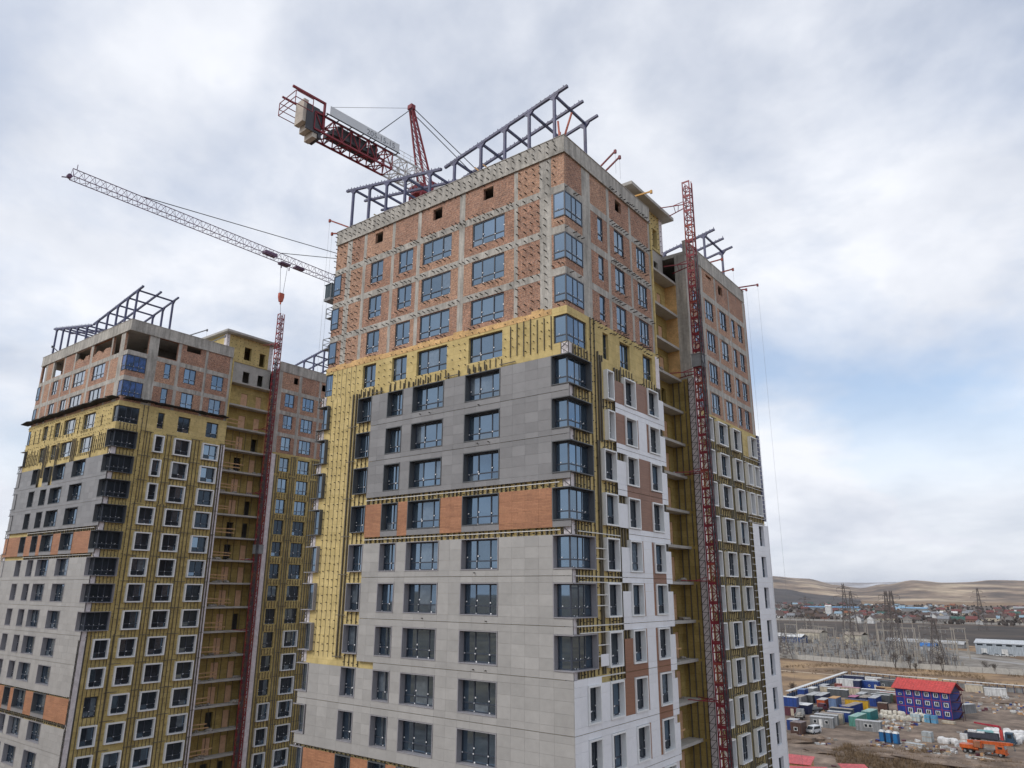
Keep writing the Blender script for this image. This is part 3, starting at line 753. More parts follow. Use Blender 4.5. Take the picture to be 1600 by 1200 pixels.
        # ------------------------------------------------ cladding, face B of the near tower
        if no == 1 and r >= 4:
            us = 5.62 if r <= 6 else 5.8
            if r == 7 or r == 6: us = 5.62
            if r >= 11: us = -.37
            hs = [(a-.12, b+.12, wb-.12, zt+.12) for a, b, n in bw]
            keyu = [us, 5.62, 6.92, 8.68, 8.98, 10.3, 10.6, 12.44, 13.44]
            if r >= 11: keyu = [-.37, .3, 1.08, 2.57, 3.73, 5.47, 5.75, 6.92, 8.68, 8.98, 10.3, 10.6, 12.44, 13.44]
            keyu = sorted(set([k for k in keyu if k >= us]))
            lines = []
            for a, b in zip(keyu, keyu[1:]): lines += cuts(a, b, .95)[:-1]
            lines.append(keyu[-1])
            mid = (ZT[r+1]+.12+wb-.12)/2
            zl = [ZT[r+1]+.12, mid, wb-.12, zt-.42, zt+.12]
            br = {4: [(5.62, 6.92, 1), (8.68, 10.6, 1)], 5: [(5.62, 6.92, 1), (8.68, 8.98, 1), (10.3, 10.6, 1)],
                  6: [(5.45, 5.75, 1), (8.68, 10.6, 1), (6.92, 12.44, 0)], 7: [(8.68, 10.6, 1)],
                  8: [(8.68, 8.98, 1), (10.3, 10.6, 1), (10.3, 12.44, 0)], 9: [(8.68, 8.98, 1), (10.3, 10.6, 1)],
                  10: [(5.62, 6.92, 1), (8.68, 8.98, 1), (10.3, 10.6, 1), (5.62, 8.98, 0), (10.3, 12.44, 0)],
                  11: [(5.47, 6.92, 1), (8.68, 8.98, 1), (10.3, 10.6, 1), (10.3, 12.44, 0)],
                  12: [(8.68, 8.98, 1), (10.3, 10.6, 1)], 13: [(10.3, 10.6, 1)]}.get(r, [])
            def ch(u, z):
                w_ = 1 if z > wb-.12 else 0
                for a, b, k in br:
                    if k == w_ and a <= u <= b: return 'brown_panel', brownpan[0 if r < 9 else 1]
                return 'white_panel', R.choice(whitepan)
            sk = [(12.5, 13.4, zt-.42, zt+.12)]
            if r in (6, 7, 8, 9, 10): sk.append((5.7, 6.9, zt-.42, zt+.12))
            if r == 4: sk.append((5.7, 6.8, zt-.42, zt+.12))
            if r == 7: sk.append((0, 6.9, 0, wb-.12))
            if r == 10: sk.append((0, 5.62, 0, wb))
            if r == 11: sk.append((2.57, 3.73, zt+.0, zt+.5))
            T.panels('panel', 'B', lines, zl, hs, ch, d=.40, skip=sk, joint=mid)
            if r == 10:
                P('loose_white_panel', MB().box(*fb('B', 2.75, 3.7, .37, .395, wb+.05, wb+.75)), whitepan[0])
                T.panels('panel', 'B', [-.37, .3, 1.08, 2.5, 2.75], [ZT[11]+.12, mid], [], lambda u, z: ('white_panel', whitepan[0]))
        if no == 1 and r >= 7:
            zl = [ZT[r+1]+.12, (ZT[r+1]+wb)/2, wb, zt, ZT[r]+.12]
            T.panels('white_panel', 'B', [31.75, 33.42, 34.78, 36.2], zl, [(33.43, 34.77, wb, zt)], lambda u, z: ('white_panel', R.choice(whitepan)), d=.40)
        # corner membranes
        if r >= 3 and r <= 10:
            zn = ZT[r+1]+.07 if r < 10 or no == 2 else ZT[11]+.12
            T.corner_lattice(zn, wb-.07); T.corner_lattice(zn, wb-.07, left=True)
        elif no == 2 and r >= 11: T.corner_lattice(zb, top if r > 11 else ZT[11]+.06, w=.06)
        elif no == 1 and r >= 11: T.corner_lattice(ZT[r+1]+.07, wb-.07, left=True)
    if no == 1:
        T.brackets('A', XL+.1, -.2, PB+.1, PT-.05, .62, .42, .08, .25)
        T.brackets('A', -3.9, -.3, ZT[0]+.6, PB, .62, .6, 0, .25); T.brackets('A', XL+.1, -21.4, ZT[0]+.6, PB, .6, .6, 0, .25)
        T.brackets('A', -20, -4, PB-.3, PB-.1, .6, .3, 0, .25, keep=.5)
        T.brackets('B', 6.0, YB-.2, PB-.1, PB+.25, .3, .3, .1, .22, keep=.85)
        # torn upper edge of the insulation
        mb = MB(); u = XL+.2
        while u < -1.2:
            w_ = R.uniform(.5, 1.3); hgt = R.uniform(-.05, .18)
            mb.box(*fb('A', u, min(u+w_, -1.1), .02, .17, ZT[3]+.2, ZT[3]+.6+hgt)); u += w_+.01
        P('torn_insulation_edge', mb, wool_orange)
    else:
        # netting catch-fans round the second row
        zz = ZT[2]+.95
        for face, a, b in (('A', XL-1.0, -.2), ('B', .3, YB)):
            mb = MB(); n = 14
            for i in range(n):
                u0, u1 = a+(b-a)*i/n, a+(b-a)*(i+1)/n; dz0 = R.uniform(-.08, .08); dz1 = R.uniform(-.1, .12)
                c0 = fb(face, u0, u1, 0, 1.0, zz, zz+.05)
                if face == 'A': pts = [(u0, 0, zz+dz0), (u1, 0, zz+dz0), (u1, -.9, zz+.12+dz1), (u0, -.9, zz+.12-dz1)]
                else: pts = [(0, u1, zz+dz0), (0, u0, zz+dz0), (.75, u0, zz+.1+dz1), (.75, u1, zz+.1-dz1)]
                mb.hull(pts[::-1], [(x, y, z+.07) for x, y, z in pts[::-1]])
            P('netting_fan', mb, net_m)
    # -- recess between block and wing: back wall, side wall, slabs
    for r in range(-1, last):
        z1 = (PB if r < 0 else ZT[r]+.35); z0 = ZT[r+1]+.35
        bare = r < 0
        dh = [(16.4, 17.4, z0, z0+2.05), (18.7, 19.55, z0, z0+2.05)]
        mb = MB()
        for q in rects_minus((YB, YW0, z0, z1), dh): mb.box(*fb('K', q[0], q[1], -.2, 0 if bare else .12, q[2], q[3]))
        P('recess_wall' if bare else 'recess_insulation', mb, concrete2 if bare else (wool_shaded if r > 0 else wool_old))
        if not bare:
            for k, h in enumerate(dh):
                if R.random() < .75: P('door_board', MB().box(*fb('K', h[0]+.02, h[1]-.02, -.1, .06, h[2], h[3]-.03)), door_m)
            P('side_insulation', MB().box(XR+.12, -1.05 if r < 3 else .0, YW0-.14, YW0, z0, z1), wool_orange if r < 3 else wool_shaded)
            for u in ((-1.85, -1.3, -.75) if r >= 3 else ()): P('rail', MB().box(u-.035, u+.035, YW0-.25, YW0-.15, z0, z1-.2), rail_m)
            if r > 1:
                for u in [YB+.6+.95*i for i in range(7)] if no == 2 else (): T.rail('K', u, z0+.05, z1-.2, .032, .14, .2)
        if r < 3: P('side_pier', MB().box(-1.05, 0, YW0-.1, YW0+.2, z0, z1), concrete)
        else:
            P('edge_membrane', MB().box(-.42, .16, YW0-.2, YW0-.142, z0, z1).box(.152, .2, YW0-.142, YW0+.4, z0, z1), membrane)
            lt = MB(); n = 5; yy = YW0-.34
            for x in (-.34, .2): lt.beam((x, yy, z0), (x, yy, z1), .05)
            for i in range(n):
                a, b = z0+(z1-z0)*i/n, z0+(z1-z0)*(i+1)/n
                lt.beam((-.34, yy, a), (.2, yy, a), .032); lt.beam((-.34, yy, a), (.2, yy, b), .032)
            P('edge_lattice', lt, bracket_m)
            P('edge_membrane', MB().box(XR+1.0, .18, YB+.142, YB+.18, z0, z1).box(.142, .18, YB-.45, YB+.142, z0, z1), membrane)
            if no == 2:
                for x in (YB-.4, YB-.1): T.rail('B', x, z0, z1, .06, .19, .28)
        # slab with edge
        if r >= -1:
            zs = z0-.22
            P('balcony_slab', MB().box(XR-.05, -1.0, YB+.19, YW0-.15, zs, z0), concrete2)
            if R.random() < (.9 if no == 2 else .5) and r > 0:
                for k in range(2): P('guard_plank', MB().beam((-1.08, YB+.2, z0+.55+.45*k+R.uniform(-.08, .08)), (-1.08, YB+R.uniform(2.5, 4.2), z0+.55+.45*k+R.uniform(-.15, .1)), .04, .13), wood_raw)
            if R.random() < .75 and r > 0:
                mb = MB()
                for k in range(5):
                    c = (R.uniform(-1.9, -1.25), R.uniform(YB+.6, YB+3.6) if R.random() < .75 else R.uniform(YW0-1.8, YW0-.7), z0+.08)
                    mb.blob(c, R.uniform(.2, .5), R.uniform(.2, .6), R.uniform(.1, .3), seed=r*9+k, rough=.4)
                tag(P('debris_heap', mb, rubble_m), kind='stuff')
            if no == 1:
                P('red_prop', MB().box(-1.15, -1.05, YB+.25, YB+.33, z0, z0+1.1).box(-1.2, -1.0, YB+.24, YB+1.1, z0+1.02, z0+1.1), R.choice((steel_red, wood_raw, steel_red)))
    # -- penthouse with overhanging slab
    pz = PB+.35
    hs = [(16.2, 17.3, pz+.6, pz+2.5), (18.6, 19.5, pz+.2, pz+2.2)]
    mb = MB()
    for q in rects_minus((YB+.1, YW0, pz, 71.65), hs): mb.box(-2.6, -2.2, q[0], q[1], q[2], q[3])
    mb.box(-8, -2.6, YB+.1, YB+.35, pz, 71.65); mb.box(-8, -2.6, YW0-.25, YW0, pz, 71.65); mb.box(-8, -7.8, YB+.35, YW0-.25, pz, 71.65)
    P('penthouse_wall', mb, wool)
    P('penthouse_corner', MB().box(-2.75, -2.16, YB+.06, YB+.1, pz, 71.6).box(-2.2, -2.16, YB+.1, YB+.5, pz, 71.6).box(-2.2, -2.16, YW0-.6, YW0, pz, 71.6), membrane)
    P('penthouse_roof', MB().box(-8.5, -1.2, YB-.5, YW0+.7, 71.65, 71.95), concrete2)
    T.brackets('K', YB+.3, YW0-.2, pz, 71.6, .6, .55, .1, .12, [(h[0], h[1], h[2], h[3]) for h in hs], sz=.045)
    # -- roof steel
    posts = [-1.17, -3.52, -5.9, -8.35, -11.2, -14.0, -17.0, -19.4, -21.7, -24.0]
    roof_frame(T, (.6, 2.8, 5.0), posts, XL)
    roof_frame(T, (28.7, 31.2, 33.7), posts[:5], -12, half=True)
    T.flush()
    return T
T1 = build_tower(1, 'nearest tall apartment tower under construction, half clad in grey panels', (0, 0, 0))
T2 = build_tower(2, 'farther apartment tower on the left, mostly bare yellow insulation with white window boxes', (-63.2, -.44, 0), (1.05, 1.045, 1.0))
# ------------------------------------------------------------------ lattice helpers
def lattice(mb, p, q, w, h, n, r, rd=None, mi=0, up=(0, 0, 1), tri=False):
    """square or triangular lattice girder from p to q with n bays"""
    p = Vector(p); q = Vector(q); d = (q-p).normalized(); u = Vector(up)
    if abs(d.dot(u)) > .95: u = Vector((0, 1, 0))
    a = d.cross(u).normalized(); b = a.cross(d).normalized(); rd = rd or r*.6
    cs = [a*(w/2), -a*(w/2), b*h] if tri else [a*(w/2)-b*(h/2), a*(w/2)+b*(h/2), -a*(w/2)+b*(h/2), -a*(w/2)-b*(h/2)]
    k = len(cs)
    for c in cs: mb.beam(p+c, q+c, r*2, mi=mi)
    for i in range(n):
        s0 = p+(q-p)*(i/n); s1 = p+(q-p)*((i+1)/n); sm = p+(q-p)*((i+.5)/n)
        for j in range(k):
            c0, c1 = cs[j], cs[(j+1) % k]
            if not tri:
                mb.beam(s0+c0, s0+c1, rd*2, mi=mi); mb.beam(s0+(c0 if i % 2 else c1), s1+(c1 if i % 2 else c0), rd*2, mi=mi)
            else:
                mb.beam(s0+c0, sm+c1, rd*2, mi=mi); mb.beam(sm+c1, s1+c0, rd*2, mi=mi)
    for j in range(k): mb.beam(q+cs[j], q+cs[(j+1) % k], rd*2, mi=mi)
    return mb

# ------------------------------------------------------------------ construction hoists
def hoist(label, x, y, top, ties, drive=None):
    root = thing('construction_hoist', label, 'hoist', (x, y, 0), group='mast hoists on the tower fronts')
    H = 1.508; n = int(top/H)
    key = 'mast_section'
    if key not in MESHES:
        a = .33; mb = MB()
        for sx in (-1, 1):
            for sy in (-1, 1): mb.beam((sx*a, sy*a, 0), (sx*a, sy*a, H), .085)
        for z in (.04, H*.5):
            for s_ in (-1, 1):
                mb.beam((-a, s_*a, z), (a, s_*a, z), .07); mb.beam((s_*a, -a, z), (s_*a, a, z), .07)
        mb.beam((-a, a, .04), (a, a, H*.5), .045); mb.beam((a, a, H*.5), (-a, a, H), .045)
        mb.beam((-a, -a, H*.5), (-a, a, H), .05); mb.beam((a, -a, .04), (a, a, H*.5), .05); mb.beam((-a, -a, .04), (a, -a, H*.5), .05); mb.beam((a, -a, H*.5), (-a, -a, H), .05); mb.box(-a, a, -a-.03, -a, H-.16, H)
        mb.beam((a+.08, 0, 0), (a+.08, 0, H), .06)
        MESHES[key] = [mb.mesh('mast_section', M) for M in (steel_red, steel_red2)]
    for i in range(n):
        add('mast_section', MESHES[key][0 if (i*7) % 5 else 1], root, (0, 0, i*H))
    MB().box(-1.2, 1.2, -1.2, 1.2, 0, .35).build('base_frame', steel_grey, root)
    for z in ties:
        mb = MB()
        mb.beam((-.36, -.3, z), (-2.4-x*0, -.9, z+.05), .07); mb.beam((-.36, .3, z), (-2.4, 1.0, z+.05), .07)
        mb.beam((-1.2, -.55, z), (-1.6, .72, z), .05); mb.beam((-.8, -.42, z), (-1.3, .6, z), .05); mb.beam((-.36, -.3, z+.3), (-1.5, -.6, z), .05)
        mb.build('wall_tie', steel_red, root)
    if drive:
        MB().box(-.45, .45, -.5, .5, drive-.55, drive+.55).box(-.5, .5, -.55, .55, drive+.55, drive+.62).build('drive_unit', steel_grey, root)
    tr = MB(); lattice(tr, (.62, -.55, 1), (.62, -.55, top-8), .22, .22, int(top/1.5), .02); tr.build('cable_guide', steel_dark, root)
    return root
steel_red2 = mat('painted_steel_red_rusty', (0.27, 0.05, 0.035), 0.65, 0.35, 3)
hoist('red lattice hoist mast in front of the nearest tower recess', 1.28, 19.15, 74.0, [71.6, 65.6, ZT[3]+.4, ZT[6]+.4, ZT[9]+.4, ZT[12]+.4, 12], 56.3)
hoist('red lattice hoist mast beside the balconies of the farther left tower', -61.65, 19.3, 76.4, [70.8, ZT[2]+.4, ZT[5]+.4, ZT[8]+.4, ZT[11]+.4], 42)

# ------------------------------------------------------------------ tower cranes
def text_mesh(txt, size, M):
    cu = bpy.data.curves.new('text', 'FONT'); cu.body = txt; cu.size = size; cu.extrude = .004
    o = bpy.data.objects.new('text_tmp', cu); COL.objects.link(o)
    dg = bpy.context.evaluated_depsgraph_get(); me = bpy.data.meshes.new_from_object(o.evaluated_get(dg))
    bpy.data.objects.remove(o); me.materials.clear(); me.materials.append(M); return me
def crane_one():
    """counter-jib along local +x, jib along local -x, local +y faces the camera"""
    root = thing('tower_crane', 'red tower crane behind the nearest tower with ballast and white banner', 'tower crane', (-27.3, 12.8, 0), math.radians(-94.9))
    zj = 80.6
    mb = MB(); lattice(mb, (0, 0, 0), (0, 0, zj-1.2), 1.9, 1.9, 40, .09, .045); mb.build('mast', steel_red, root)
    mb = MB(); mb.tube((0, 0, zj-1.3), (0, 0, zj-.7), 1.25, 14).box(-1.1, 1.1, -1.0, 1.0, zj-.7, zj-.1).build('slewing_ring', steel_red, root)
    mb = MB(); lattice(mb, (.9, 0, zj+.6), (5.0, 0, zj+.6), 1.7, 1.9, 4, .07, .04); mb.build('counter_jib_root', steel_white, root)
    cj = MB(); lattice(cj, (5.0, 0, zj+.6), (14.6, 0, zj+.6), 1.7, 1.9, 9, .085, .045)
    c = cj.build('counter_jib', steel_red, root)
    MB().box(6.5, 12.5, -.7, .7, zj+.25, zj+.75).box(8.2, 11.8, -.6, .6, zj+.75, zj+1.5).tube((7.2, -.6, zj+1.2), (7.2, .6, zj+1.2), .45, 12).build('hoist_winch', steel_dark, c)
    wk = MB()
    for s_ in (4.8, 6.3, 7.8, 9.3, 10.8, 12.3, 13.6): wk.beam((s_, .75, zj+1.45), (s_, 1.55, zj+1.45), .08)
    wk.beam((4.6, 1.55, zj+1.45), (13.8, 1.55, zj+1.45), .09); wk.beam((4.6, 1.1, zj+1.45), (13.8, 1.1, zj+1.45), .05); wk.build('walkway', steel_dark, c)
    bn = MB().box(4.7, 13.4, 1.52, 1.57, zj+1.5, zj+2.5).build('banner', mat('banner_sheet', (0.60, 0.63, 0.66), 0.6, 0.05), root)
    tm = text_mesh('205-15-15', .9, mat('banner_print', (0.16, 0.17, 0.20), 0.6, 0.1))
    t = add('lettering', tm, bn, (9.0, 1.576, zj+1.66)); t.rotation_euler = (math.pi/2, 0, math.pi)
    rl = MB()
    for s_ in [0.6+.95*i for i in range(5)]: rl.beam((s_, .8, zj+1.5), (s_, .8, zj+2.5), .04)
    rl.beam((.5, .8, zj+2.5), (4.7, .8, zj+2.5), .04); rl.beam((.5, .8, zj+2.05), (4.7, .8, zj+2.05), .03)
    rl.build('handrail', steel_white, root)
    pf = MB()
    for x, y in ((15.3, -1.5), (15.3, 1.5), (17.2, -1.5), (17.2, 1.5)): pf.beam((x, y, zj+.8), (x, y, zj+2.2), .06)
    for z in (zj+.8, zj+1.5, zj+2.2):
        pf.beam((15.3, -1.5, z), (17.2, -1.5, z), .06); pf.beam((15.3, 1.5, z), (17.2, 1.5, z), .06); pf.beam((17.2, -1.5, z), (17.2, 1.5, z), .06)
    pf.beam((14.8, -.9, zj+2.6), (17.3, -.9, zj+2.6), .16).beam((13.6, .95, zj+2.9), (17.3, .95, zj+2.9), .2).beam((13.7, .95, zj), (13.7, .95, zj+2.9), .2)
    pf.build('end_platform', steel_red, root)
    blk = mat('ballast_concrete', (0.50, 0.455, 0.40), .9, .15, .8)
    for i, (x, z0, z1) in enumerate(((14.15, -1.2, 1.6), (14.75, -.6, 2.1), (15.35, .0, 2.5))):
        MB().box(x, x+.5, -.75, .7, zj+z0, zj+z1).build('ballast_block', blk, root)
    MB().box(13.75, 14.1, -.8, .8, zj-1.1, zj+2.0).box(14.1, 15.5, .703, .8, zj-.7, zj+2.1).build('ballast_frame', steel_dark, root)
    hd = MB()
    top = Vector((2.1, 0, zj+9.3))
    b0, b1 = Vector((-1.15, 0, zj)), Vector((.05, 0, zj+.1))
    for y in (-.6, .6):
        q0, q1 = b0+Vector((0, y, 0)), b1+Vector((0, y, 0)); t0, t1 = top+Vector((-.14, y*.3, 0)), top+Vector((.14, y*.3, 0))
        hd.beam(q0, t0, .17); hd.beam(q1, t1, .17)
        for i in range(9):
            hd.beam(q0.lerp(t0, i/9), q1.lerp(t1, i/9), .06); hd.beam(q0.lerp(t0, i/9), q1.lerp(t1, (i+1)/9), .06)
    hd.box(top.x-.3, top.x+.3, -.35, .35, top.z-.2, top.z+.35)
    hd.build('tower_head', steel_red, root)
    tb = MB()
    for y in (-.3, .3):
        tb.beam((top.x, y, top.z-.1), (8.2, y*2.4, zj+1.6), .06); tb.beam((top.x, y, top.z-.1), (-22, y*2, zj+1.5), .07)
    tb.beam((top.x, 0, top.z), (13, .9, zj+2.9), .03)
    tb.build('tie_bar', steel_dark, root)
    jb = MB(); lattice(jb, (-1.0, 0, zj+.1), (-46, 0, zj+.1), 1.4, 1.3, 30, .08, .04, tri=True); jb.build('jib', steel_red, root)
    MB().box(-2.4, -.7, 1.15, 2.4, zj-2.4, zj-.2).build('operator_cab', steel_white, root)
crane_one()
jib_m = mat('jib_paint', (0.14, 0.075, 0.14), .5, .25, 1)
def crane_two():
    """jib along local +x"""
    x0, y0, zj = -54.2, 27.0, 79.6; ang = math.radians(-91.3)
    root = thing('tower_crane', 'slender tower crane jib reaching left above the farther tower with hanging hook', 'tower crane', (x0, y0, 0), ang)
    mb = MB(); lattice(mb, (0, 0, 0), (0, 0, zj-1), 1.8, 1.8, 40, .09, .045); mb.build('mast', steel_red, root)
    jb = MB(); lattice(jb, (1, 0, zj), (39.6, 0, zj), 1.15, 1.15, 34, .036, .018, tri=True); j = jb.build('jib', jib_m, root)
    MB().tube((39.8, -.2, zj+.1), (39.8, .2, zj+.1), .25, 10).beam((39.6, 0, zj), (40.5, 0, zj-.3), .1).beam((39.2, 0, zj+1.1), (39.2, 0, zj+1.8), .06).build('tip_sheave', jib_m, j)
    MB().box(9.8, 11.2, -.4, .4, zj-.18, zj+.08).box(14.2, 16, -.45, .45, zj+.25, zj+.6).build('jib_winch', jib_m, j)
    mb = MB(); lattice(mb, (-1, 0, zj+.3), (-13, 0, zj+.3), 1.4, 1, 9, .08, .04); mb.build('counter_jib', steel_red, root)
    MB().box(-13, -11, -1, 1, zj-1.2, zj+1.2).build('ballast_block', concrete2, root)
    hd = MB()
    for sx in (-.7, .7):
        for sy in (-.7, .7): hd.beam((sx, sy, zj-1), (sx*.15, sy*.15, zj+5.2), .14)
    hd.build('tower_head', steel_red, root)
    tb = MB(); tb.beam((0, 0, zj+5.2), (32, 0, zj+1.2), .075).beam((0, 0, zj+5.1), (13.4, 0, zj+1.2), .075).beam((0, 0, zj+5.2), (-11, 0, zj+1), .06); tb.build('tie_bar', steel_dark, root)
    tr = MB().box(12.1, 13.5, -.5, .5, zj-.36, zj-.14).beam((12, 0, zj-.45), (12, 0, zj-.9), .1).beam((13.2, 0, zj-.45), (13.2, 0, zj-.9), .1); tr.build('trolley', jib_m, root)
    hz = 74.66
    cb = MB()
    for dx in (-.55, .55): cb.beam((12.8+dx, 0, zj-.3), (12.8+dx*.4, 0, hz+.4), .035)
    cb.beam((12.8, 0, hz-.9), (12.4, .6, hz-9), .03); cb.build('hoist_rope', steel_dark, root)
    MB().box(12.45, 13.15, -.2, .2, hz-.1, hz+.45).hull([(12.6, -.2, hz-.75), (13.0, -.2, hz-.75), (13.0, .2, hz-.75), (12.6, .2, hz-.75)],
        [(12.45, -.2, hz-.1), (13.15, -.2, hz-.1), (13.15, .2, hz-.1), (12.45, .2, hz-.1)]).tube((12.8, 0, hz-.75), (12.8, 0, hz-1.1), .1).build('hook_block', steel_orange, root)
    cab = MB().box(3.6, 5.2, -.9, .5, zj-2.6, zj-.55).box(3.5, 5.3, -1.0, .6, zj-.55, zj-.45).build('operator_cab', mat('cab_glass', (0.03, 0.05, 0.055), .1, .2), root)
    MB().box(3.5, 5.3, -.95, .55, zj-3.0, zj-2.6).beam((3.5, .55, zj-2.6), (3.5, .55, zj-.5), .09).beam((5.3, .55, zj-2.6), (5.3, .55, zj-.5), .09).build('cab_frame', steel_grey, cab)
crane_two()

# ------------------------------------------------------------------ roof davits and cradles
def davit(label, p, q, M, drop=0.0, brace=True):
    root = thing('suspension_arm', label, 'suspension arm', p, group='davit arms on the roof edges')
    p = Vector(p); q = Vector(q)-p; d = q.normalized()
    MB().beam(-d*1.5, q, .09, .12).build('arm', M, root)
    MB().box(q.x-.09, q.x+.09, q.y-.08, q.y+.08, q.z-.2, q.z+.1).build('end_pulley', M, root)
    MB().beam(-d*.9+Vector((0, 0, -1.4)), -d*.2, .1).box(-.12-d.x*1.3, .12-d.x*1.3, -.12-d.y*1.3, .12-d.y*1.3, -1.6, -.05).build('stand', M, root)
    if drop: MB().beam(q+Vector((0, 0, -.2)), q+Vector((0, 0, -drop)), .012).build('wire', steel_grey, root)
    return root
davit('upper of the twin red davit arms over the parapet beside the brick corner', (-.5, 5.8, 69.3), (1.0, 5.9, 70.35), steel_red, 2)
davit('lower of the twin red davit arms over the parapet beside the brick corner', (-.5, 6.5, 69.2), (1.0, 6.6, 70.2), steel_red, 2)
davit('orange davit arm under the overhanging penthouse slab of the nearest tower', (-.5, 11.9, 69.7), (.95, 12.1, 69.75), mat('arm_yellow', (.55, .28, .04), .5, .2))
davit('upper red davit arm at the far left roof corner of the nearest tower', (-24.6, 1.0, 69.7), (-27.0, .4, 71.0), steel_red2, 26)
davit('lower red davit arm at the far left roof corner of the nearest tower', (-24.9, .5, 69.0), (-26.1, .1, 69.2), steel_red2, 20)
davit('red davit arm on the rear wing parapet nearest the hoist mast', (-.6, 27.8, 69.5), (.7, 28.4, 69.8), steel_red2, 4)
davit('red davit arm on the rear wing parapet below the blue steel frame', (-.6, 30.8, 69.5), (.7, 31.4, 69.8), steel_red2, 4)
davit('longer red davit arm at the right end of the rear wing with a wire', (-.6, 35.5, 69.4), (1.3, 37.2, 69.9), steel_red, 62)
davit('shorter red davit arm at the right end of the rear wing with a wire', (-.6, 35.0, 68.95), (.6, 35.4, 68.9), steel_red, 60)
davit('grey davit arm on the right parapet of the farther left tower', (-63.9, 7.2, 69.1), (-62.0, 8.6, 69.9), steel_grey, 1)
davit('thin davit arm by the penthouse of the farther left tower', (-63.9, 10.4, 69.1), (-62.3, 11.4, 69.9), steel_grey, 1)
davit('short dark davit arm at the left end of the farther tower roof', (-86.5, .4, 69.3), (-88.5, 0, 70.6), steel_dark, 1)
def strut(label, pts, M):
    r = thing('raking_prop', label, 'prop', pts[0][0], group='raking props on the roof')
    o = Vector(pts[0][0])
    for a, b in pts: MB().beam(Vector(a)-o, Vector(b)-o, .11).build('tube', M, r)
strut('red raking prop on the parapet corner inside the blue steel frame', [((-1.28, 1.5, 69.0), (-.2, 1.5, 71.8)), ((-1.3, 1.6, 69.0), (-1.45, 1.5, 71.6)), ((-1.2, 1.3, 69.0), (-1.15, 1.3, 70.4))], steel_orange)
strut('yellow raking prop under the middle of the blue roof frame', [((-7.1, 1.2, 68.9), (-8.6, 1.2, 70.4)), ((-8.0, 1.0, 68.9), (-9.3, 1.0, 70.3))], mat('prop_yellow', (.42, .24, .08), .6, .2))
strut('pale raking prop under the left end of the blue roof frame', [((-19.6, 1.2, 68.9), (-21.6, 1.2, 70.2)), ((-20.4, 1.2, 68.9), (-20.9, 1.2, 69.9))], mat('prop_pale', (.42, .36, .22), .6, .2))
def cradle(label, x, y, z):
    r = thing('work_cradle', label, 'cradle', (x, y, z), group='cradles at the left edge of the nearest tower')
    MB().box(-.7, .55, 0, .9, 0, .06).build('deck', steel_grey, r)
    mb = MB()
    for a in (-.7, .55):
        for b in (0, .9): mb.beam((a, b, 0), (a, b, 1.0), .05)
    for zz in (.5, 1.0): mb.beam((-.7, 0, zz), (.55, 0, zz), .045).beam((-.7, .9, zz), (.55, .9, zz), .045).beam((-.7, 0, zz), (-.7, .9, zz), .045)
    mb.beam((.5, .2, -.5), (-.5, .2, 0), .05)
    mb.build('railing', steel_grey, r)
    MB().box(-.35, .1, .3, .6, .06, .5).build('winch_box', steel_dark, r)
cradle('upper small work cradle hanging at the left edge of the nearest tower', -25.95, .6, 60.9)
cradle('lower small work cradle hanging at the left edge of the nearest tower', -26.1, .6, 57.9)
# ------------------------------------------------------------------ ground and distance
from mathutils import noise as NZ
grass_m = mat('dry_grass_ground', (0.2, .14, .08), 1.0, 0.22, 0.06, kind='two', s2=0.035, c1=(0.13, 0.085, 0.052), c2=(0.32, 0.215, 0.115), c3=(0.21, 0.137, 0.078))
dirt_m = mat('yard_dirt', (0.15, .11, .08), 0.95, 0.22, 0.25, kind='two', s2=0.16, c1=(0.085, 0.062, 0.047), c2=(0.28, 0.215, 0.165), c3=(0.165, 0.122, 0.092), p1=.33, p2=.68)
plough_m = mat('ploughed_field', (0.07, .05, .04), 1.0, 0.25, 0.02, kind='two', s2=0.012, c1=(0.032, 0.026, 0.023), c2=(0.075, 0.056, 0.043))
gravel_m = mat('substation_gravel', (0.2, .18, .15), 1.0, 0.25, 0.2, kind='two', s2=0.06, c1=(0.14, 0.12, 0.10), c2=(0.27, 0.25, 0.22))
road_m = mat('road_surface', (0.27, 0.26, 0.25), .9, .12, .1)
sand_m = mat('sandy_track', (0.45, 0.36, 0.26), .95, .15, .2)
hill_m = mat('hill_grass', (0.3, .2, .14), 1.0, 0.22, 0.004, fs=.018, fvar=.28, kind='two', s2=0.0026, c1=(0.09, 0.07, 0.056), c2=(0.46, 0.365, 0.255), c3=(0.23, 0.168, 0.118), p1=.38, p2=.64)
hill_dk = mat('wooded_slope', (0.06, .055, .06), 1.0, 0.3, 0.01, kind='two', s2=0.004, c1=(0.045, 0.042, 0.045), c2=(0.085, 0.072, 0.065))
hill_snow = mat('snowy_ridge', (0.5, .5, .5), 1.0, 0.2, 0.002, kind='two', s2=0.0012, c1=(0.22, 0.19, 0.18), c2=(0.66, 0.67, 0.70))
def sheet(name, pts, z, M):
    me = bpy.data.meshes.new(name); me.from_pydata([(x, y, z) for x, y in pts], [], [tuple(range(len(pts)))]); me.materials.append(M)
    return tag(add(name, me), kind='structure')
sheet('ground', [(-22000, -6000), (22000, -6000), (22000, 24000), (-22000, 24000)], -0.012, grass_m)
sheet('yard', [(-150, -120), (150, -120), (150, 312), (60, 312), (-11, 320), (-67, 330), (-68, 240), (-150, 200)], 0.0, dirt_m)
sheet('dark_field', [(-520, 760), (-230, 690), (-140, 650), (-30, 600), (300, 620), (500, 1010), (-60, 1030), (-330, 985), (-600, 960)], 0.004, plough_m)
sheet('substation_ground', [(-170, 425), (-123, 415), (-59, 399), (-2, 399), (10, 440), (-30, 540), (-100, 590), (-210, 680), (-300, 640)], 0.008, gravel_m)
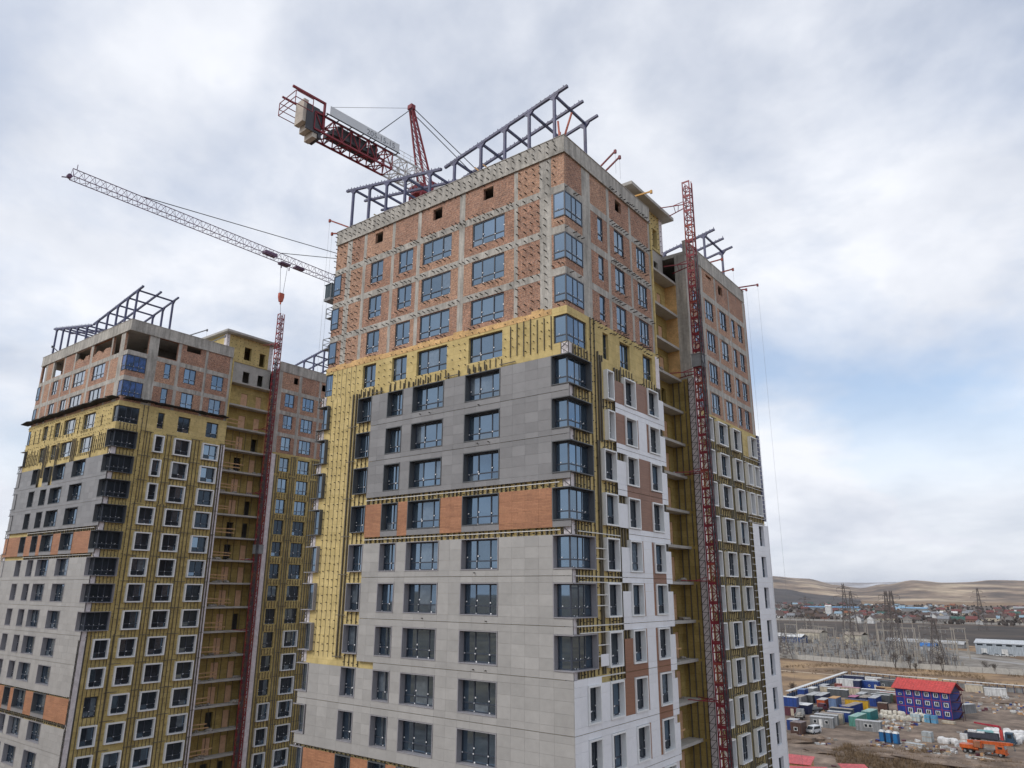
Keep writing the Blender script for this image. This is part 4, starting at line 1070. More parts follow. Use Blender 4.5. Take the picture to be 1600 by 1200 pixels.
sheet('settlement_ground', [(-620, 1000), (-330, 990), (-60, 1035), (500, 1015), (900, 2600), (-1100, 2600)], 0.004, mat('settlement_soil', (.11, .085, .068), 1, .3, .02))
sheet('road', [(-60, 500), (-36, 486), (-8, 458), (60, 400), (66, 404), (-6, 467), (-36, 496), (-60, 510)], 0.014, road_m)
sheet('track', [(-160, 351), (-99, 342), (-67, 337.2), (-67, 339.4), (-99, 344.8), (-160, 354)], 0.01, sand_m)
sheet('track', [(-100, 90), (-40, 150), (-14, 176), (20, 207), (60, 222), (60, 226), (18, 211), (-16, 179), (-42, 153), (-104, 94)], 0.005, mat('churned_track', (.19, .145, .11), .95, .3, .5))

def polar_hill(name, M, th0, th1, nth, r0, r1, nr, hf, rough, seed):
    v = []; f = []
    for i in range(nth+1):
        th = th0+(th1-th0)*i/nth
        for j in range(nr+1):
            t = j/nr; r = r0+(r1-r0)*t
            x, y = 25+r*math.sin(math.radians(th)), -38+r*math.cos(math.radians(th))
            b = math.sin(min(1, t*1.25)*math.pi/2)**1.6 if t < .8 else math.cos((t-.8)/.2*1.2)
            h = hf(th)*1.18*b*(1+rough*NZ.noise(Vector((x*.0011+seed, y*.0011, 0)))) + rough*14*NZ.noise(Vector((x*.004, y*.004, seed)))*b + rough*55*(.5-abs(NZ.noise(Vector((x*.0018, y*.0018, seed+9)))))*b
            v.append((x, y, max(h, -2) if 0 < j < nr else -3))
    for i in range(nth):
        for j in range(nr):
            a = i*(nr+1)+j; f.append((a, a+nr+1, a+nr+2, a+1))
    me = bpy.data.meshes.new(name); me.from_pydata(v, [], [q[::-1] for q in f]); me.materials.append(M)
    for p in me.polygons: p.use_smooth = True
    return tag(add(name, me), kind='structure')
def interp(tab):
    def fn(t):
        if t <= tab[0][0]: return tab[0][1]
        for (a, ha), (b, hb) in zip(tab, tab[1:]):
            if t <= b:
                k = (t-a)/(b-a); k = k*k*(3-2*k); return ha+(hb-ha)*k
        return tab[-1][1]
    return fn
polar_hill('hills', hill_m, -110, 75, 520, 3600, 7600, 22, interp([(-110, 120), (-78, 205), (-72, 190), (-40, 140), (-24, 150), (-18.5, 132), (-16, 105), (-14, 70), (-12.5, 52), (-11, 76), (-9.2, 106), (-7.6, 90), (-6, 92), (-5, 98), (-3, 88), (10, 110), (40, 90), (75, 70)]), .35, 3.3)
polar_hill('hills', hill_dk, -60, -12.6, 200, 2500, 4300, 12, interp([(-60, 60), (-30, 95), (-20, 62), (-17.5, 40), (-15, 14), (-12.6, 0)]), .3, 8.1)
polar_hill('hills', hill_snow, -40, 20, 160, 10500, 15500, 10, interp([(-40, 190), (-14, 170), (-12.6, 168), (-11, 172), (20, 150)]), .25, 5.5)

# ------------------------------------------------------------------ site yard
def cmat(key, c, rough=.55, var=.14): return mat('paint_'+key, c, rough, var, .5, kind='streak', fs=5, fvar=.12)
P_BLUE = cmat('blue', (.012, .05, .24)); P_NAVY = cmat('navy', (.018, .028, .085)); P_LBLUE = cmat('light_blue', (.12, .19, .33)); P_GREY = cmat('grey', (.24, .25, .26))
P_DGREY = cmat('dark_grey', (.085, .095, .105)); P_WHITE = cmat('white', (.62, .63, .63)); P_ORANGE = cmat('orange', (.48, .085, .02)); P_YELLOW = cmat('yellow', (.60, .36, .02))
P_GREEN = cmat('green', (.10, .30, .25)); P_TEAL = cmat('teal', (.02, .19, .20)); P_BROWN = cmat('brown', (.085, .042, .032)); P_RED = cmat('red', (.50, .055, .05))
P_CREAM = cmat('cream', (.52, .46, .36)); P_MAROON = cmat('maroon', (.10, .025, .04)); R_DUST = cmat('dusty_roof', (.30, .26, .22), .8, .25); R_PALE = cmat('pale_roof', (.42, .43, .44), .7, .2)
R_MINT = cmat('mint_roof', (.26, .42, .38), .7, .2); R_TAN = cmat('tan_roof', (.48, .28, .12), .8, .2)
dark_win = mat('dark_glazing', (.02, .025, .03), .15, .2)
CM = {}
def container_meshes(l, w, h, M):
    k = (l, w, h, M.name)
    if k not in CM:
        b = MB().box(-l/2+.06, l/2-.06, -w/2+.06, w/2-.06, .12, h-.1)
        n = int(l/.42)
        for i in range(n):
            x = -l/2+.2+(l-.4)*i/(n-1)
            b.box(x-.09, x+.09, -w/2+.02, -w/2+.06, .2, h-.2); b.box(x-.09, x+.09, w/2-.06, w/2-.02, .2, h-.2)
        for i in range(5):
            y = -w/2+.3+(w-.6)*i/4; b.box(l/2-.06, l/2-.02, y-.09, y+.09, .2, h-.2); b.box(-l/2+.02, -l/2+.06, y-.09, y+.09, .2, h-.2)
        for sx in (-1, 1):
            for sy in (-1, 1): b.box(sx*l/2, sx*(l/2-.14), sy*w/2, sy*(w/2-.14), 0, h)
        for z0 in (.0, h-.16):
            for sy in (-1, 1): b.box(-l/2+.14, l/2-.14, sy*w/2, sy*(w/2-.1), z0, z0+.15)
            for sx in (-1, 1): b.box(sx*l/2, sx*(l/2-.1), -w/2+.14, w/2-.14, z0, z0+.15)
        CM[k] = b.mesh('container_body', M)
    return CM[k]
def container(label, x, y, rz, M, roof=None, l=6.0, w=2.4, h=2.6, z=0.0, feat=(), cat='container', name='site_container'):
    r = thing(name, label, cat, (x, y, z), math.radians(rz), 'cabins and containers in the site yard')
    add('body', container_meshes(l, w, h, M), r)
    MB().box(-l/2-.05, l/2+.05, -w/2-.05, w/2+.05, h, h+.07).build('roof', roof or M, r)
    for f in feat:
        k, u = f[0], f[1]
        if k == 'win':                                     # on the long side facing the tower
            o = MB().box(u-.5, u+.5, -w/2-.06, -w/2+.05, 1.0, 1.95).build('window', P_WHITE, r)
            MB().box(u-.36, u+.36, -w/2-.075, -w/2-.062, 1.12, 1.83).build('pane', dark_win, o)
        elif k == 'round':
            o = MB().tube((u, -w/2-.06, 1.6), (u, -w/2+.05, 1.6), .42, 14).build('window', P_WHITE, r)
            MB().tube((u, -w/2-.075, 1.6), (u, -w/2-.062, 1.6), .27, 12).build('pane', dark_win, o)
        elif k == 'door':
            MB().box(u-.45, u+.45, -w/2-.06, -w/2+.03, .15, 2.15).build('door', f[2] if len(f) > 2 else P_WHITE, r)
        elif k == 'end':                                   # doors on the +x end
            for s_ in (-1, 1): MB().box(l/2-.02, l/2+.04, s_*.04, s_*(w/2-.2), .2, h-.22).build('end_door', f[2] if len(f) > 2 else M, r)
            mb = MB()
            for yy in (-.6, -.25, .25, .6): mb.box(l/2+.04, l/2+.075, yy-.02, yy+.02, .25, h-.25)
            mb.build('locking_bars', steel_grey, r)
    return r
E_ = ('end', 0)
container('deep blue container standing alone at the foot of the white-roofed walkway', -63.2, 252, 90, P_BLUE, P_LBLUE, feat=[E_], l=5, h=3.0)
container('deep blue container stacked on dark ones next to the clad tower edge', -55.2, 209.6, 0, P_BLUE, P_WHITE, z=2.72, feat=[('end', 0)])
container('dark maroon container carrying the stacked blue one', -55.4, 209.6, 0, P_MAROON, R_DUST, feat=[('door', 1.6, P_CREAM)])
container('navy container with white stripes behind the parked grey truck', -52.0, 217.5, 90, P_NAVY, P_WHITE, feat=[E_])
container('maroon container beside the navy one behind the grey truck', -54.6, 217.8, 90, P_MAROON, R_PALE, feat=[E_])
container('bright orange container with a pale roof', -51.2, 233.5, 90, P_ORANGE, R_PALE, l=6.5, feat=[E_])
container('light blue container with an orange-tan roof', -47.5, 233.6, 90, P_LBLUE, R_TAN, l=6.5, h=3.4, feat=[E_])
container('grey container with pale roof, left of the pair behind the orange one', -57.6, 245, 90, P_DGREY, R_PALE, l=11, feat=[E_])
container('grey container with pale roof, right of the pair behind the orange one', -54.8, 246, 90, P_NAVY, R_PALE, l=11, feat=[E_])
container('white-roofed container with a navy end near the middle of the yard', -54.0, 263.5, 0, P_DGREY, P_WHITE, l=7, feat=[E_])
container('cream container with a magenta roof edge behind the white-roofed one', -58.0, 268.5, 0, P_CREAM, R_PALE, l=7)
container('tall white cabin block near the back fence', -57.8, 290.2, 0, P_WHITE, P_WHITE, l=6.4, h=3.6)
container('dark blue container attached to the white cabin block', -53.4, 291.6, 90, P_NAVY, R_PALE, h=3.4, feat=[E_])
container('rust red box in front of the white cabin block', -58.2, 281, 0, cmat('rust', (.24, .06, .04)), None, l=2.4, w=2.2, h=2.6)
container('blue cabin with a round window and a white door', -49.5, 293.2, -8, P_BLUE, P_LBLUE, l=7.2, h=3.2, feat=[('round', .2), ('door', 2.6)])
container('blue cabin with a pale roof behind the round-windowed one', -49, 303, 0, P_BLUE, P_WHITE, l=7)
container('dark slate container behind the red-roofed building', -44.0, 300.4, -6, P_DGREY, P_DGREY, l=7.4, h=3.0, feat=[('win', -1.8)])
container('navy container with white lettered end beside the pink-edged roof', -41.6, 249.5, 90, P_NAVY, R_DUST, l=8, feat=[('end', 0, P_NAVY)])
container('blue container in the row of end-on containers', -38.9, 250.6, 90, P_BLUE, R_PALE, l=9, feat=[E_])
container('dark grey container in the row of end-on containers', -38.5, 258, 0, P_DGREY, R_PALE, l=6, feat=[E_])
container('green-grey container at the middle of the end-on row', -37.9, 263.6, 0, cmat('moss', (.06, .10, .075)), R_PALE, l=6, feat=[E_])
container('small orange container near the end of the row', -37.6, 269, 0, cmat('brick_orange', (.42, .11, .05)), R_PALE, l=6, feat=[E_])
container('white and blue container at the far end of the row', -37.0, 276, 0, P_CREAM, R_TAN, l=7, feat=[('end', 0, P_BLUE)])
container('bright yellow container with dark stripes', -41.3, 236.4, 0, P_YELLOW, P_NAVY, l=7, h=2.9, feat=[('end', 0, P_YELLOW)])
container('long blue container with a dusty brown roof', -40.5, 226.5, 84, P_BLUE, R_DUST, l=12)
container('slate blue container in front of the long blue one', -41.0, 215.8, 0, cmat('slate', (.035, .055, .085)), R_DUST, l=6.5, feat=[('end', 0)])
container('mint green container with a pale green roof', -34.2, 205.8, 86, P_GREEN, R_MINT, l=9, feat=[E_])
container('teal container with a pale roof behind the mint green one', -33.4, 217, 86, P_TEAL, R_MINT, l=8, feat=[E_])
container('grey cabin with a double white window beside the mint green container', -29.4, 196.9, 1, P_GREY, R_PALE, l=6.4, feat=[('win', -.5), ('win', .6)])
container('pale grey cabin with two windows and a white door facing the dirt track', -41.3, 195.0, 4, P_GREY, R_PALE, l=6.2, feat=[('win', -1.7), ('door', -.2), ('win', 1.4)])
container('pale grey cabin second in line behind the two-windowed one', -41.5, 200.4, 4, P_GREY, R_PALE, l=6.2, feat=[E_])
container('cream-ended cabin third in line behind the two-windowed one', -40.9, 204.0, 4, P_CREAM, R_DUST, l=6.2, feat=[('end', 0, P_WHITE)])
container('blue-ended container last in line behind the grey cabins', -39.9, 208.2, 4, P_BLUE, R_PALE, l=6.2, feat=[E_])
container('dark brown guard hut with one white window', -43.4, 179.9, -4, P_BROWN, cmat('hut_roof', (.16, .12, .12)), l=2.9, w=4.2, h=3.0, feat=[('win', 0)], cat='hut', name='guard_hut')
container('bright blue box just behind the brown guard hut', -46.5, 185.6, 0, P_BLUE, R_PALE, l=2.6, w=3.5, h=2.6)
container('dark brown open bin in front of the end-on containers', -33.6, 236.8, 0, P_BROWN, R_DUST, l=2.8, w=2.4, h=2.6)
container('dark slate container behind the left end of the red-roofed building', -33.5, 262, 0, P_BROWN, R_DUST, l=2.6, w=6, h=2.6)

for i, (lab, x, y, rz, M_, rf) in enumerate((
    ('white-roofed grey container just inside the left walkway', -62.6, 262, 90, P_GREY, P_WHITE), ('navy container tucked beside the left walkway', -61.6, 274, 90, P_NAVY, R_PALE),
    ('pink-roofed container behind the cream one', -52.5, 272.5, 0, P_CREAM, cmat('pink_roof', (.42, .20, .24))), ('small blue box lying before the white cabin block', -55.6, 281.5, 20, P_BLUE, None),
    ('grey container with dusty roof left of the light blue one', -59.4, 236, 90, P_GREY, R_DUST), ('pale container behind the stacked blue one', -59.6, 224, 90, P_WHITE, R_PALE),
    ('dark container with magenta trimmed roof behind the yellow one', -44.8, 247.5, 90, P_NAVY, cmat('magenta_roof', (.38, .10, .20))), ('pale-roofed container at the head of the end-on row', -44.5, 258, 90, P_GREY, R_PALE),
    ('long pale-roofed container behind the end-on row', -43.5, 271, 0, P_GREY, P_WHITE), ('tan-roofed container farthest back in the end-on row', -41.5, 281, 0, P_BROWN, R_TAN),
    ('blue tarpaulin covered box beside the light blue container', -44.2, 231, 30, P_BLUE, P_BLUE), ('navy container at the back fence left corner', -60.5, 316, 0, P_NAVY, R_PALE),
    ('white container at the back fence beside the navy one', -52.5, 314, 0, P_WHITE, P_WHITE), ('maroon container behind the dark slate one at the back', -46.5, 310, 0, P_MAROON, R_DUST),
    ('grey container behind the right gable of the blue building', -12.5, 250, 60, P_GREY, R_PALE), ('cream cabin at the right end of the back fence', -16, 313, -8, P_CREAM, R_PALE),
    ('pale shed half buried in rubbish near the back fence', -8.5, 305, 10, P_WHITE, P_WHITE))):
    small = 'box' in lab
    container(lab, x, y, rz, M_, rf, l=2.6 if small else 6.0 + (i % 3), h=1.5 if small else 2.6, feat=[] if small else [E_])

def walkway(label, p, q, blue=True):
    p = Vector((*p, 0)); q = Vector((*q, 0)); d = q-p; ln = d.length; rz = math.atan2(d.y, d.x)
    r = thing('covered_walkway', label, 'fence', p, rz)
    MB().box(0, ln, -.7, .9, 2.75, 2.88).build('roof', P_WHITE, r)
    n = int(ln/2.6)
    pm = MB().box(-.1, .1, -.1, .1, 0, 2.75).mesh('post', P_NAVY); pn = MB().box(.12, ln/n-.12, .55, .62, .05, 1.75).mesh('panel', P_GREY if not blue else P_LBLUE)
    for i in range(n+1):
        add('post', pm, r, (ln*i/n, -.55, 0))
        if i < n: add('panel', pn, r, (ln*i/n, 0, 0))
walkway('long white-roofed fence walkway running up the left side of the yard', (-66, 244), (-66.5, 328))
walkway('white-roofed fence walkway along the back of the yard, left part', (-64.5, 330), (-30, 323.6), False)
walkway('white-roofed fence walkway along the back of the yard, right part', (-28, 323.2), (2, 318.4), False)
def panel_fence(name, label, pts, h, M, step, pw=.14):
    r = thing(name, label, 'fence', (*pts[0], 0)); o = Vector((*pts[0], 0))
    for a, b in zip(pts, pts[1:]):
        a = Vector((*a, 0))-o; b = Vector((*b, 0))-o; n = max(1, int((b-a).length/step)); 
        for i in range(n):
            s0, s1 = a.lerp(b, i/n), a.lerp(b, (i+1)/n); hh = h*R_.uniform(.96, 1.03)
            MB().beam(s0.lerp(s1, .03)+Vector((0, 0, hh/2)), s0.lerp(s1, .97)+Vector((0, 0, hh/2)), pw, hh).build('panel', M, r)
panel_fence('concrete_fence', 'long grey concrete panel fence along the front of the substation', [(-190, 428), (-122.7, 414), (-59.4, 397), (-5, 396.5), (60, 392)], 2.6, concrete2, 5)
panel_fence('mesh_fence', 'pale panel fence at the right back edge of the yard', [(3, 318), (60, 312)], 2.2, cmat('pale_mesh', (.36, .40, .42)), 3)

# -- three-storey blue cabin building
def blue_house():
    ang = math.radians(-14)
    r = thing('cabin_building', 'three-storey blue cabin building with red frames and bright red roof', 'building', (-29.1, 235.0, 0), ang)
    ln, dp, sh = 16.2, 8.0, 2.52; bl = cmat('vivid_blue', (.004, .028, .23)); rd = cmat('frame_red', (.30, .03, .07)); 
    for f in range(3):
        for i in range(6):
            x0, x1 = ln*i/6, ln*(i+1)/6; z0 = .15+f*sh
            mo = MB().box(x0+.1, x1-.1, .06, dp, z0+.08, z0+sh-.08).build('module', bl, r)
            fr = MB().box(x0, x0+.1, 0, .1, z0, z0+sh).box(x1-.1, x1, 0, .1, z0, z0+sh).box(x0+.1, x1-.1, 0, .1, z0, z0+.08).box(x0+.1, x1-.1, 0, .1, z0+sh-.08, z0+sh)
            fr.build('module_frame', rd, mo)
            cx = (x0+x1)/2
            if i == 0:
                if f > 0: MB().box(cx-.5, cx+.5, 0, .08, z0+.5, z0+1.1).build('window', P_WHITE, r); w_ = MB().box(cx-.38, cx+.38, -.015, .002, z0+.6, z0+1.0).build('pane', dark_win, r)
            else:
                wn = MB().box(cx-.68, cx+.68, -.01, .08, z0+.85, z0+2.1).build('window', P_WHITE, r)
                for s_ in (-1, 1): MB().box(cx+s_*.06, cx+s_*.46, -.03, -.012, z0+1.0, z0+1.95).build('pane', dark_win, wn)
    zt = .15+3*sh
    MB().hull([(-.8, -.9, zt-.05), (ln+.8, -.9, zt-.05), (ln+.8, dp/2, zt+2.6), (-.8, dp/2, zt+2.6)], [(-.8, -.9, zt+.1), (ln+.8, -.9, zt+.1), (ln+.8, dp/2, zt+2.75), (-.8, dp/2, zt+2.75)]).build('roof', P_RED, r)
    MB().hull([(-.8, dp/2+.002, zt+2.6), (ln+.8, dp/2+.002, zt+2.6), (ln+.8, dp+.9, zt-.05), (-.8, dp+.9, zt-.05)], [(-.8, dp/2+.002, zt+2.75), (ln+.8, dp/2+.002, zt+2.75), (ln+.8, dp+.9, zt+.1), (-.8, dp+.9, zt+.1)]).build('roof', P_RED, r)
    sm = MB().hull([(0, -.9, 0.1), (.06, -.9, .1), (.06, dp/2, 2.75), (0, dp/2, 2.75)], [(0, -.9, .17), (.06, -.9, .17), (.06, dp/2, 2.82), (0, dp/2, 2.82)]).mesh('roof_seam', P_RED)
    for i in range(20): add('roof_seam', sm, r, (-.75+(ln+1.4)*i/19, 0, zt))
    for x in (.12, ln-.2): MB().hull([(x, 0, zt), (x+.1, 0, zt), (x+.1, dp, zt), (x, dp, zt)], [(x, dp/2-.1, zt+2.4), (x+.1, dp/2-.1, zt+2.4), (x+.1, dp/2+.1, zt+2.4), (x, dp/2+.1, zt+2.4)]).build('gable', P_NAVY, r)
    st = MB()
    for f in range(3):
        z = .15+f*sh+sh-.1
        st.box(ln+.1, ln+2.6, .8, 2.4, z-.06, z); st.beam((ln+2.6, .8, 0), (ln+2.6, .8, z+1), .1).beam((ln+2.6, 2.4, 0), (ln+2.6, 2.4, z+1), .1).beam((ln+.2, 4, z-sh), (ln+2.4, 2.4, z), .5, .1)
        st.beam((ln+.1, .8, z+1), (ln+2.6, .8, z+1), .06).beam((ln+.1, .8, z+.5), (ln+2.6, .8, z+.5), .05)
    st.build('outside_stair', P_MAROON, r)
blue_house()

# -- portable toilets
for i, (x, y) in enumerate(((-23.0, 182.2), (-21.4, 182.0), (-19.7, 181.6))):
    lab = ('leftmost of three blue portable toilets with white roofs on the mud', 'middle of three blue portable toilets with white roofs on the mud', 'rightmost of three blue portable toilets with white roofs, leaning door')[i]
    r = thing('portable_toilet', lab, 'toilet', (x, y, 0), math.radians(-12), 'portable toilets'); r.scale = (1.12, 1.12, 1.2)
    tb = cmat('toilet_blue', (.008, .075, .21))
    MB().box(-.55, .55, -.55, .55, .12, 2.05).build('cabin', tb, r); MB().box(-.6, .6, -.6, .6, 0, .12).build('base', P_DGREY, r)
    MB().hull([(-.6, -.6, 2.05), (.6, -.6, 2.05), (.6, .6, 2.05), (-.6, .6, 2.05)], [(-.4, -.4, 2.4), (.4, -.4, 2.4), (.4, .4, 2.4), (-.4, .4, 2.4)]).build('roof', P_WHITE, r)
    MB().box(-.42, .42, -.6, -.552, .2, 1.95).build('door', cmat('toilet_door', (.01, .13, .33)), r)

# -- vehicles
tyre = mat('tyre_rubber', (.018, .018, .018), .9, .2)
def wheels(r, xs, w, rad, z=None):
    me = MB().tube((0, -.14, 0), (0, .14, 0), rad, 14).mesh('tyre', tyre); hb = MB().tube((0, -.15, 0), (0, .15, 0), rad*.5, 10).mesh('hub', steel_grey)
    for x in xs:
        for s_ in (-1, 1):
            o = add('wheel', me, r, (x, s_*w, rad)); add('hub', hb, o)
def van(label, x, y, rz):
    r = thing('van', label, 'van', (x, y, 0), math.radians(rz))
    pw = cmat('van_white', (.62, .64, .66), .3, .05)
    MB().hull([(-2.2, -.95, .4), (2.2, -.95, .4), (2.2, .95, .4), (-2.2, .95, .4)], [(-2.25, -.98, 1.15), (2.15, -.98, 1.1), (2.15, .98, 1.1), (-2.25, .98, 1.15)]).hull(
        [(-2.25, -.98, 1.15), (1.9, -.98, 1.12), (1.9, .98, 1.12), (-2.25, .98, 1.15)], [(-2.1, -.86, 2.0), (1.15, -.86, 2.0), (1.15, .86, 2.0), (-2.1, .86, 2.0)]).build('body', pw, r)
    MB().hull([(1.89, -.8, 1.2), (1.93, -.8, 1.2), (1.93, .8, 1.2), (1.89, .8, 1.2)], [(1.24, -.74, 1.9), (1.28, -.74, 1.9), (1.28, .74, 1.9), (1.24, .74, 1.9)]).build('windscreen', dark_win, r)
    for s_ in (-1, 1):
        MB().hull([(-1.8, s_*.985-.012, 1.22), (1.4, s_*.985-.012, 1.22), (1.4, s_*.985+.012, 1.22), (-1.8, s_*.985+.012, 1.22)], [(-1.7, s_*.9-.012, 1.82), (1.0, s_*.9-.012, 1.82), (1.0, s_*.9+.012, 1.82), (-1.7, s_*.9+.012, 1.82)]).build('side_window', dark_win, r)
        MB().tube((2.14, s_*.65, .85), (2.22, s_*.65, .85), .13, 10).build('headlight', P_WHITE, r)
    MB().box(2.15, 2.3, -.95, .95, .38, .58).build('bumper', P_DGREY, r)
    wheels(r, (-1.35, 1.35), .86, .37)
van('white minivan parked beside the brown guard hut', -40.4, 183.0, -105)
def truck_cab(r, x0, M, h=2.6):
    c = MB().hull([(x0, -1.15, .8), (x0+1.9, -1.15, .8), (x0+1.9, 1.15, .8), (x0, 1.15, .8)], [(x0, -1.15, 1.75), (x0+1.95, -1.15, 1.75), (x0+1.95, 1.15, 1.75), (x0, 1.15, 1.75)]).hull(
        [(x0, -1.15, 1.75), (x0+1.95, -1.15, 1.75), (x0+1.95, 1.15, 1.75), (x0, 1.15, 1.75)], [(x0, -1.05, h), (x0+1.65, -1.05, h), (x0+1.65, 1.05, h), (x0, 1.05, h)]).build('cab', M, r)
    MB().hull([(x0+1.94, -.95, 1.8), (x0+1.98, -.95, 1.8), (x0+1.98, .95, 1.8), (x0+1.94, .95, 1.8)], [(x0+1.7, -.9, h-.1), (x0+1.74, -.9, h-.1), (x0+1.74, .9, h-.1), (x0+1.7, .9, h-.1)]).build('windscreen', dark_win, c)
    for s_ in (-1, 1): MB().box(x0+.5, x0+1.4, s_*1.13, s_*1.165, 1.8, h-.25).build('side_window', dark_win, c)
    MB().box(x0+1.9, x0+2.15, -1.2, 1.2, .55, .85).build('bumper', M, c)
def orange_crane():
    r = thing('truck_crane', 'orange truck crane with folded boom parked on the muddy edge', 'truck crane', (-.6, 181.0, 0), math.radians(-8))
    og = cmat('crane_orange', (.50, .10, .02), .4, .15)
    MB().box(-4.8, 4.2, -.55, .55, .75, 1.15).box(-4.9, -1.0, -1.25, 1.25, 1.15, 1.45).build('chassis', og, r)
    MB().box(-4.9, -2.0, -1.25, 1.25, 1.45, 1.95).build('deck_box', og, r)
    truck_cab(r, 2.6, og, 2.5)
    MB().box(-2.0, -.2, -1.0, 1.0, 1.5, 2.5).build('slewing_body', og, r); MB().box(-1.9, -.5, -1.15, -.4, 1.6, 2.9).build('crane_cab', cmat('crane_cab', (.30, .12, .06)), r)
    MB().beam((-3.4, .15, 2.55), (5.6, .15, 2.95), .6, .65).beam((1, .15, 2.75), (6.1, .15, 3.0), .42, .46).build('boom', og, r)
    MB().beam((6.1, .15, 2.95), (6.3, .15, 2.0), .12).box(6.15, 6.4, 0, .3, 1.6, 2.0).build('hook', P_DGREY, r)
    MB().box(-.9, 2.2, -1.1, 1.1, .8, 1.35).build('engine_and_tanks', cmat('oily', (.12, .09, .07)), r)
    for x in (-4.3, 1.9): MB().box(x-.12, x+.12, -1.5, 1.5, .6, .85).build('outrigger', og, r)
    wheels(r, (-3.9, -2.7, 3.5), 1.0, .55)
orange_crane()
def loader_truck():
    r = thing('loader_truck', 'dark flatbed truck with a red knuckle loader crane', 'truck', (-.6, 198.0, 0), math.radians(-4))
    MB().box(-5.6, 4.0, -.5, .5, .75, 1.1).build('chassis', P_DGREY, r)
    MB().box(-5.7, 1.6, -1.25, 1.25, 1.1, 1.25).box(-5.7, 1.6, -1.28, -1.2, 1.25, 2.35).box(-5.7, 1.6, 1.2, 1.28, 1.25, 2.35).box(-5.78, -5.7, -1.28, 1.28, 1.25, 2.35).build('flatbed', cmat('bed_grey', (.045, .05, .07)), r)
    truck_cab(r, 3.2, cmat('cab_blue', (.02, .05, .09)), 3.0)
    MB().box(2.0, 2.7, -.5, .5, 1.1, 3.4).build('loader_column', P_RED, r)
    MB().beam((2.35, 0, 3.3), (2.2, 0, 4.2), .45).beam((2.2, 0, 4.2), (-.6, 0, 4.35), .45).beam((-.6, 0, 4.35), (-3.4, 0, 4.6), .36).build('loader_arm', cmat('loader_red', (.36, .02, .04)), r)
    MB().box(-5.0, -3.2, -.9, .9, 1.25, 2.7).box(-3.0, -1.4, -.9, .9, 1.25, 2.5).build('wrapped_load', P_WHITE, r)
    wheels(r, (-4.6, -3.4, 3.7), 1.0, .52)
loader_truck()
def old_truck(label, x, y, rz, M, M2):
    r = thing('flatbed_truck', label, 'truck', (x, y, 0), math.radians(rz))
    MB().box(-3.2, 3.0, -.45, .45, .65, .95).build('chassis', P_DGREY, r)
    MB().box(-3.3, 1.0, -1.15, 1.15, .95, 1.1).box(-3.3, 1.0, -1.18, -1.1, 1.1, 1.55).box(-3.3, 1.0, 1.1, 1.18, 1.1, 1.55).build('flatbed', M2, r)
    truck_cab(r, 1.2, M, 2.5)
    MB().blob((-1.4, 0, 1.35), 1.5, .9, .7, 4, 0, .3).build('load', rubble_m, r)
    wheels(r, (-2.2, 2.3), .95, .48)
old_truck('grey flatbed truck seen from behind near the stacked blue container', -50.6, 205.2, 100, P_GREY, cmat('bed_pale', (.34, .33, .30)))
old_truck('dusty loaded truck beside the orange container', -50.0, 222.0, 60, P_MAROON, P_GREY)

# -- sheds with red roofs close below
def shed(label, x, y, rz, l, w, h, feats=True):
    r = thing('site_shed', label, 'shed', (x, y, 0), math.radians(rz))
    MB().box(-l/2+.3, l/2-.3, -w/2+.3, w/2-.3, 0, h).build('wall', wood_raw, r)
    n = int(l/1.1)
    for i in range(n):
        a, b = -l/2+l*i/n+.01, -l/2+l*(i+1)/n-.01
        MB().hull([(a, -w/2, h), (b, -w/2, h), (b, w/2, h+.5), (a, w/2, h+.5)], [(a, -w/2, h+.08), (b, -w/2, h+.08), (b, w/2, h+.58), (a, w/2, h+.58)]).build('roof_sheet', P_RED2, r)
P_RED2 = cmat('shed_red', (.50, .075, .08))
shed('small timber shed with a red sheet roof near the tower foot', -29.2, 132, 8, 6.0, 6.5, 2.8)
shed('long red sheet roof in the nearest bottom row, left shed', -25.5, 122.0, 30, 11, 5.5, 2.8)
shed('stepped red sheet roof in the nearest bottom row, right shed', -17.6, 130.6, 30, 5.2, 5, 2.9)

# -- stored goods
bag_m = mat('bag_white', (.60, .60, .60), .8, .18, 1.5); bag_c = mat('bag_cream', (.56, .53, .46), .8, .2, 1.5)
BAGS = []
for k in range(4):
    mb = MB(); rr = random.Random(k)
    j = lambda: rr.uniform(-.08, .08)
    b0 = [(-.5+j(), -.5+j(), 0), (.5+j(), -.5+j(), 0), (.5+j(), .5+j(), 0), (-.5+j(), .5+j(), 0)]
    b1 = [(x*1.12+j(), y*1.12+j(), .5+j()) for x, y, z in b0]; b2 = [(x*.95+j(), y*.95+j(), 1.0+j()) for x, y, z in b0]; b3 = [(x*.4, y*.4, 1.15+j()) for x, y, z in b0]
    mb.hull(b0, b1).hull(b1, b2).hull(b2, b3); BAGS.append([mb.mesh('big_bag', M) for M in (bag_m, bag_c)])
def bag(x, y, z, label, group, c=0, s=1.0):
    o = add('big_bag', R_.choice(BAGS)[c], None, (x, y, z), R_.uniform(0, 3)); o.scale = (s*R_.uniform(.9, 1.1), s*R_.uniform(.9, 1.1), s*R_.uniform(.85, 1.1)); tag(o, label, 'bag', group)
for i in range(11):
    for j in range(3):
        x = -31.5+i*1.18+R_.uniform(-.15, .15); y = 222.6+j*1.3+R_.uniform(-.2, .2)+i*.02
        if R_.random() < .88: bag(x, y, 0, 'cream bulk bag in the rows before the blue cabin building', 'bulk bags before the blue building', 1)
        if R_.random() < .5 and j: bag(x, y, 1.08, 'cream bulk bag in the rows before the blue cabin building', 'bulk bags before the blue building', 1, .95)
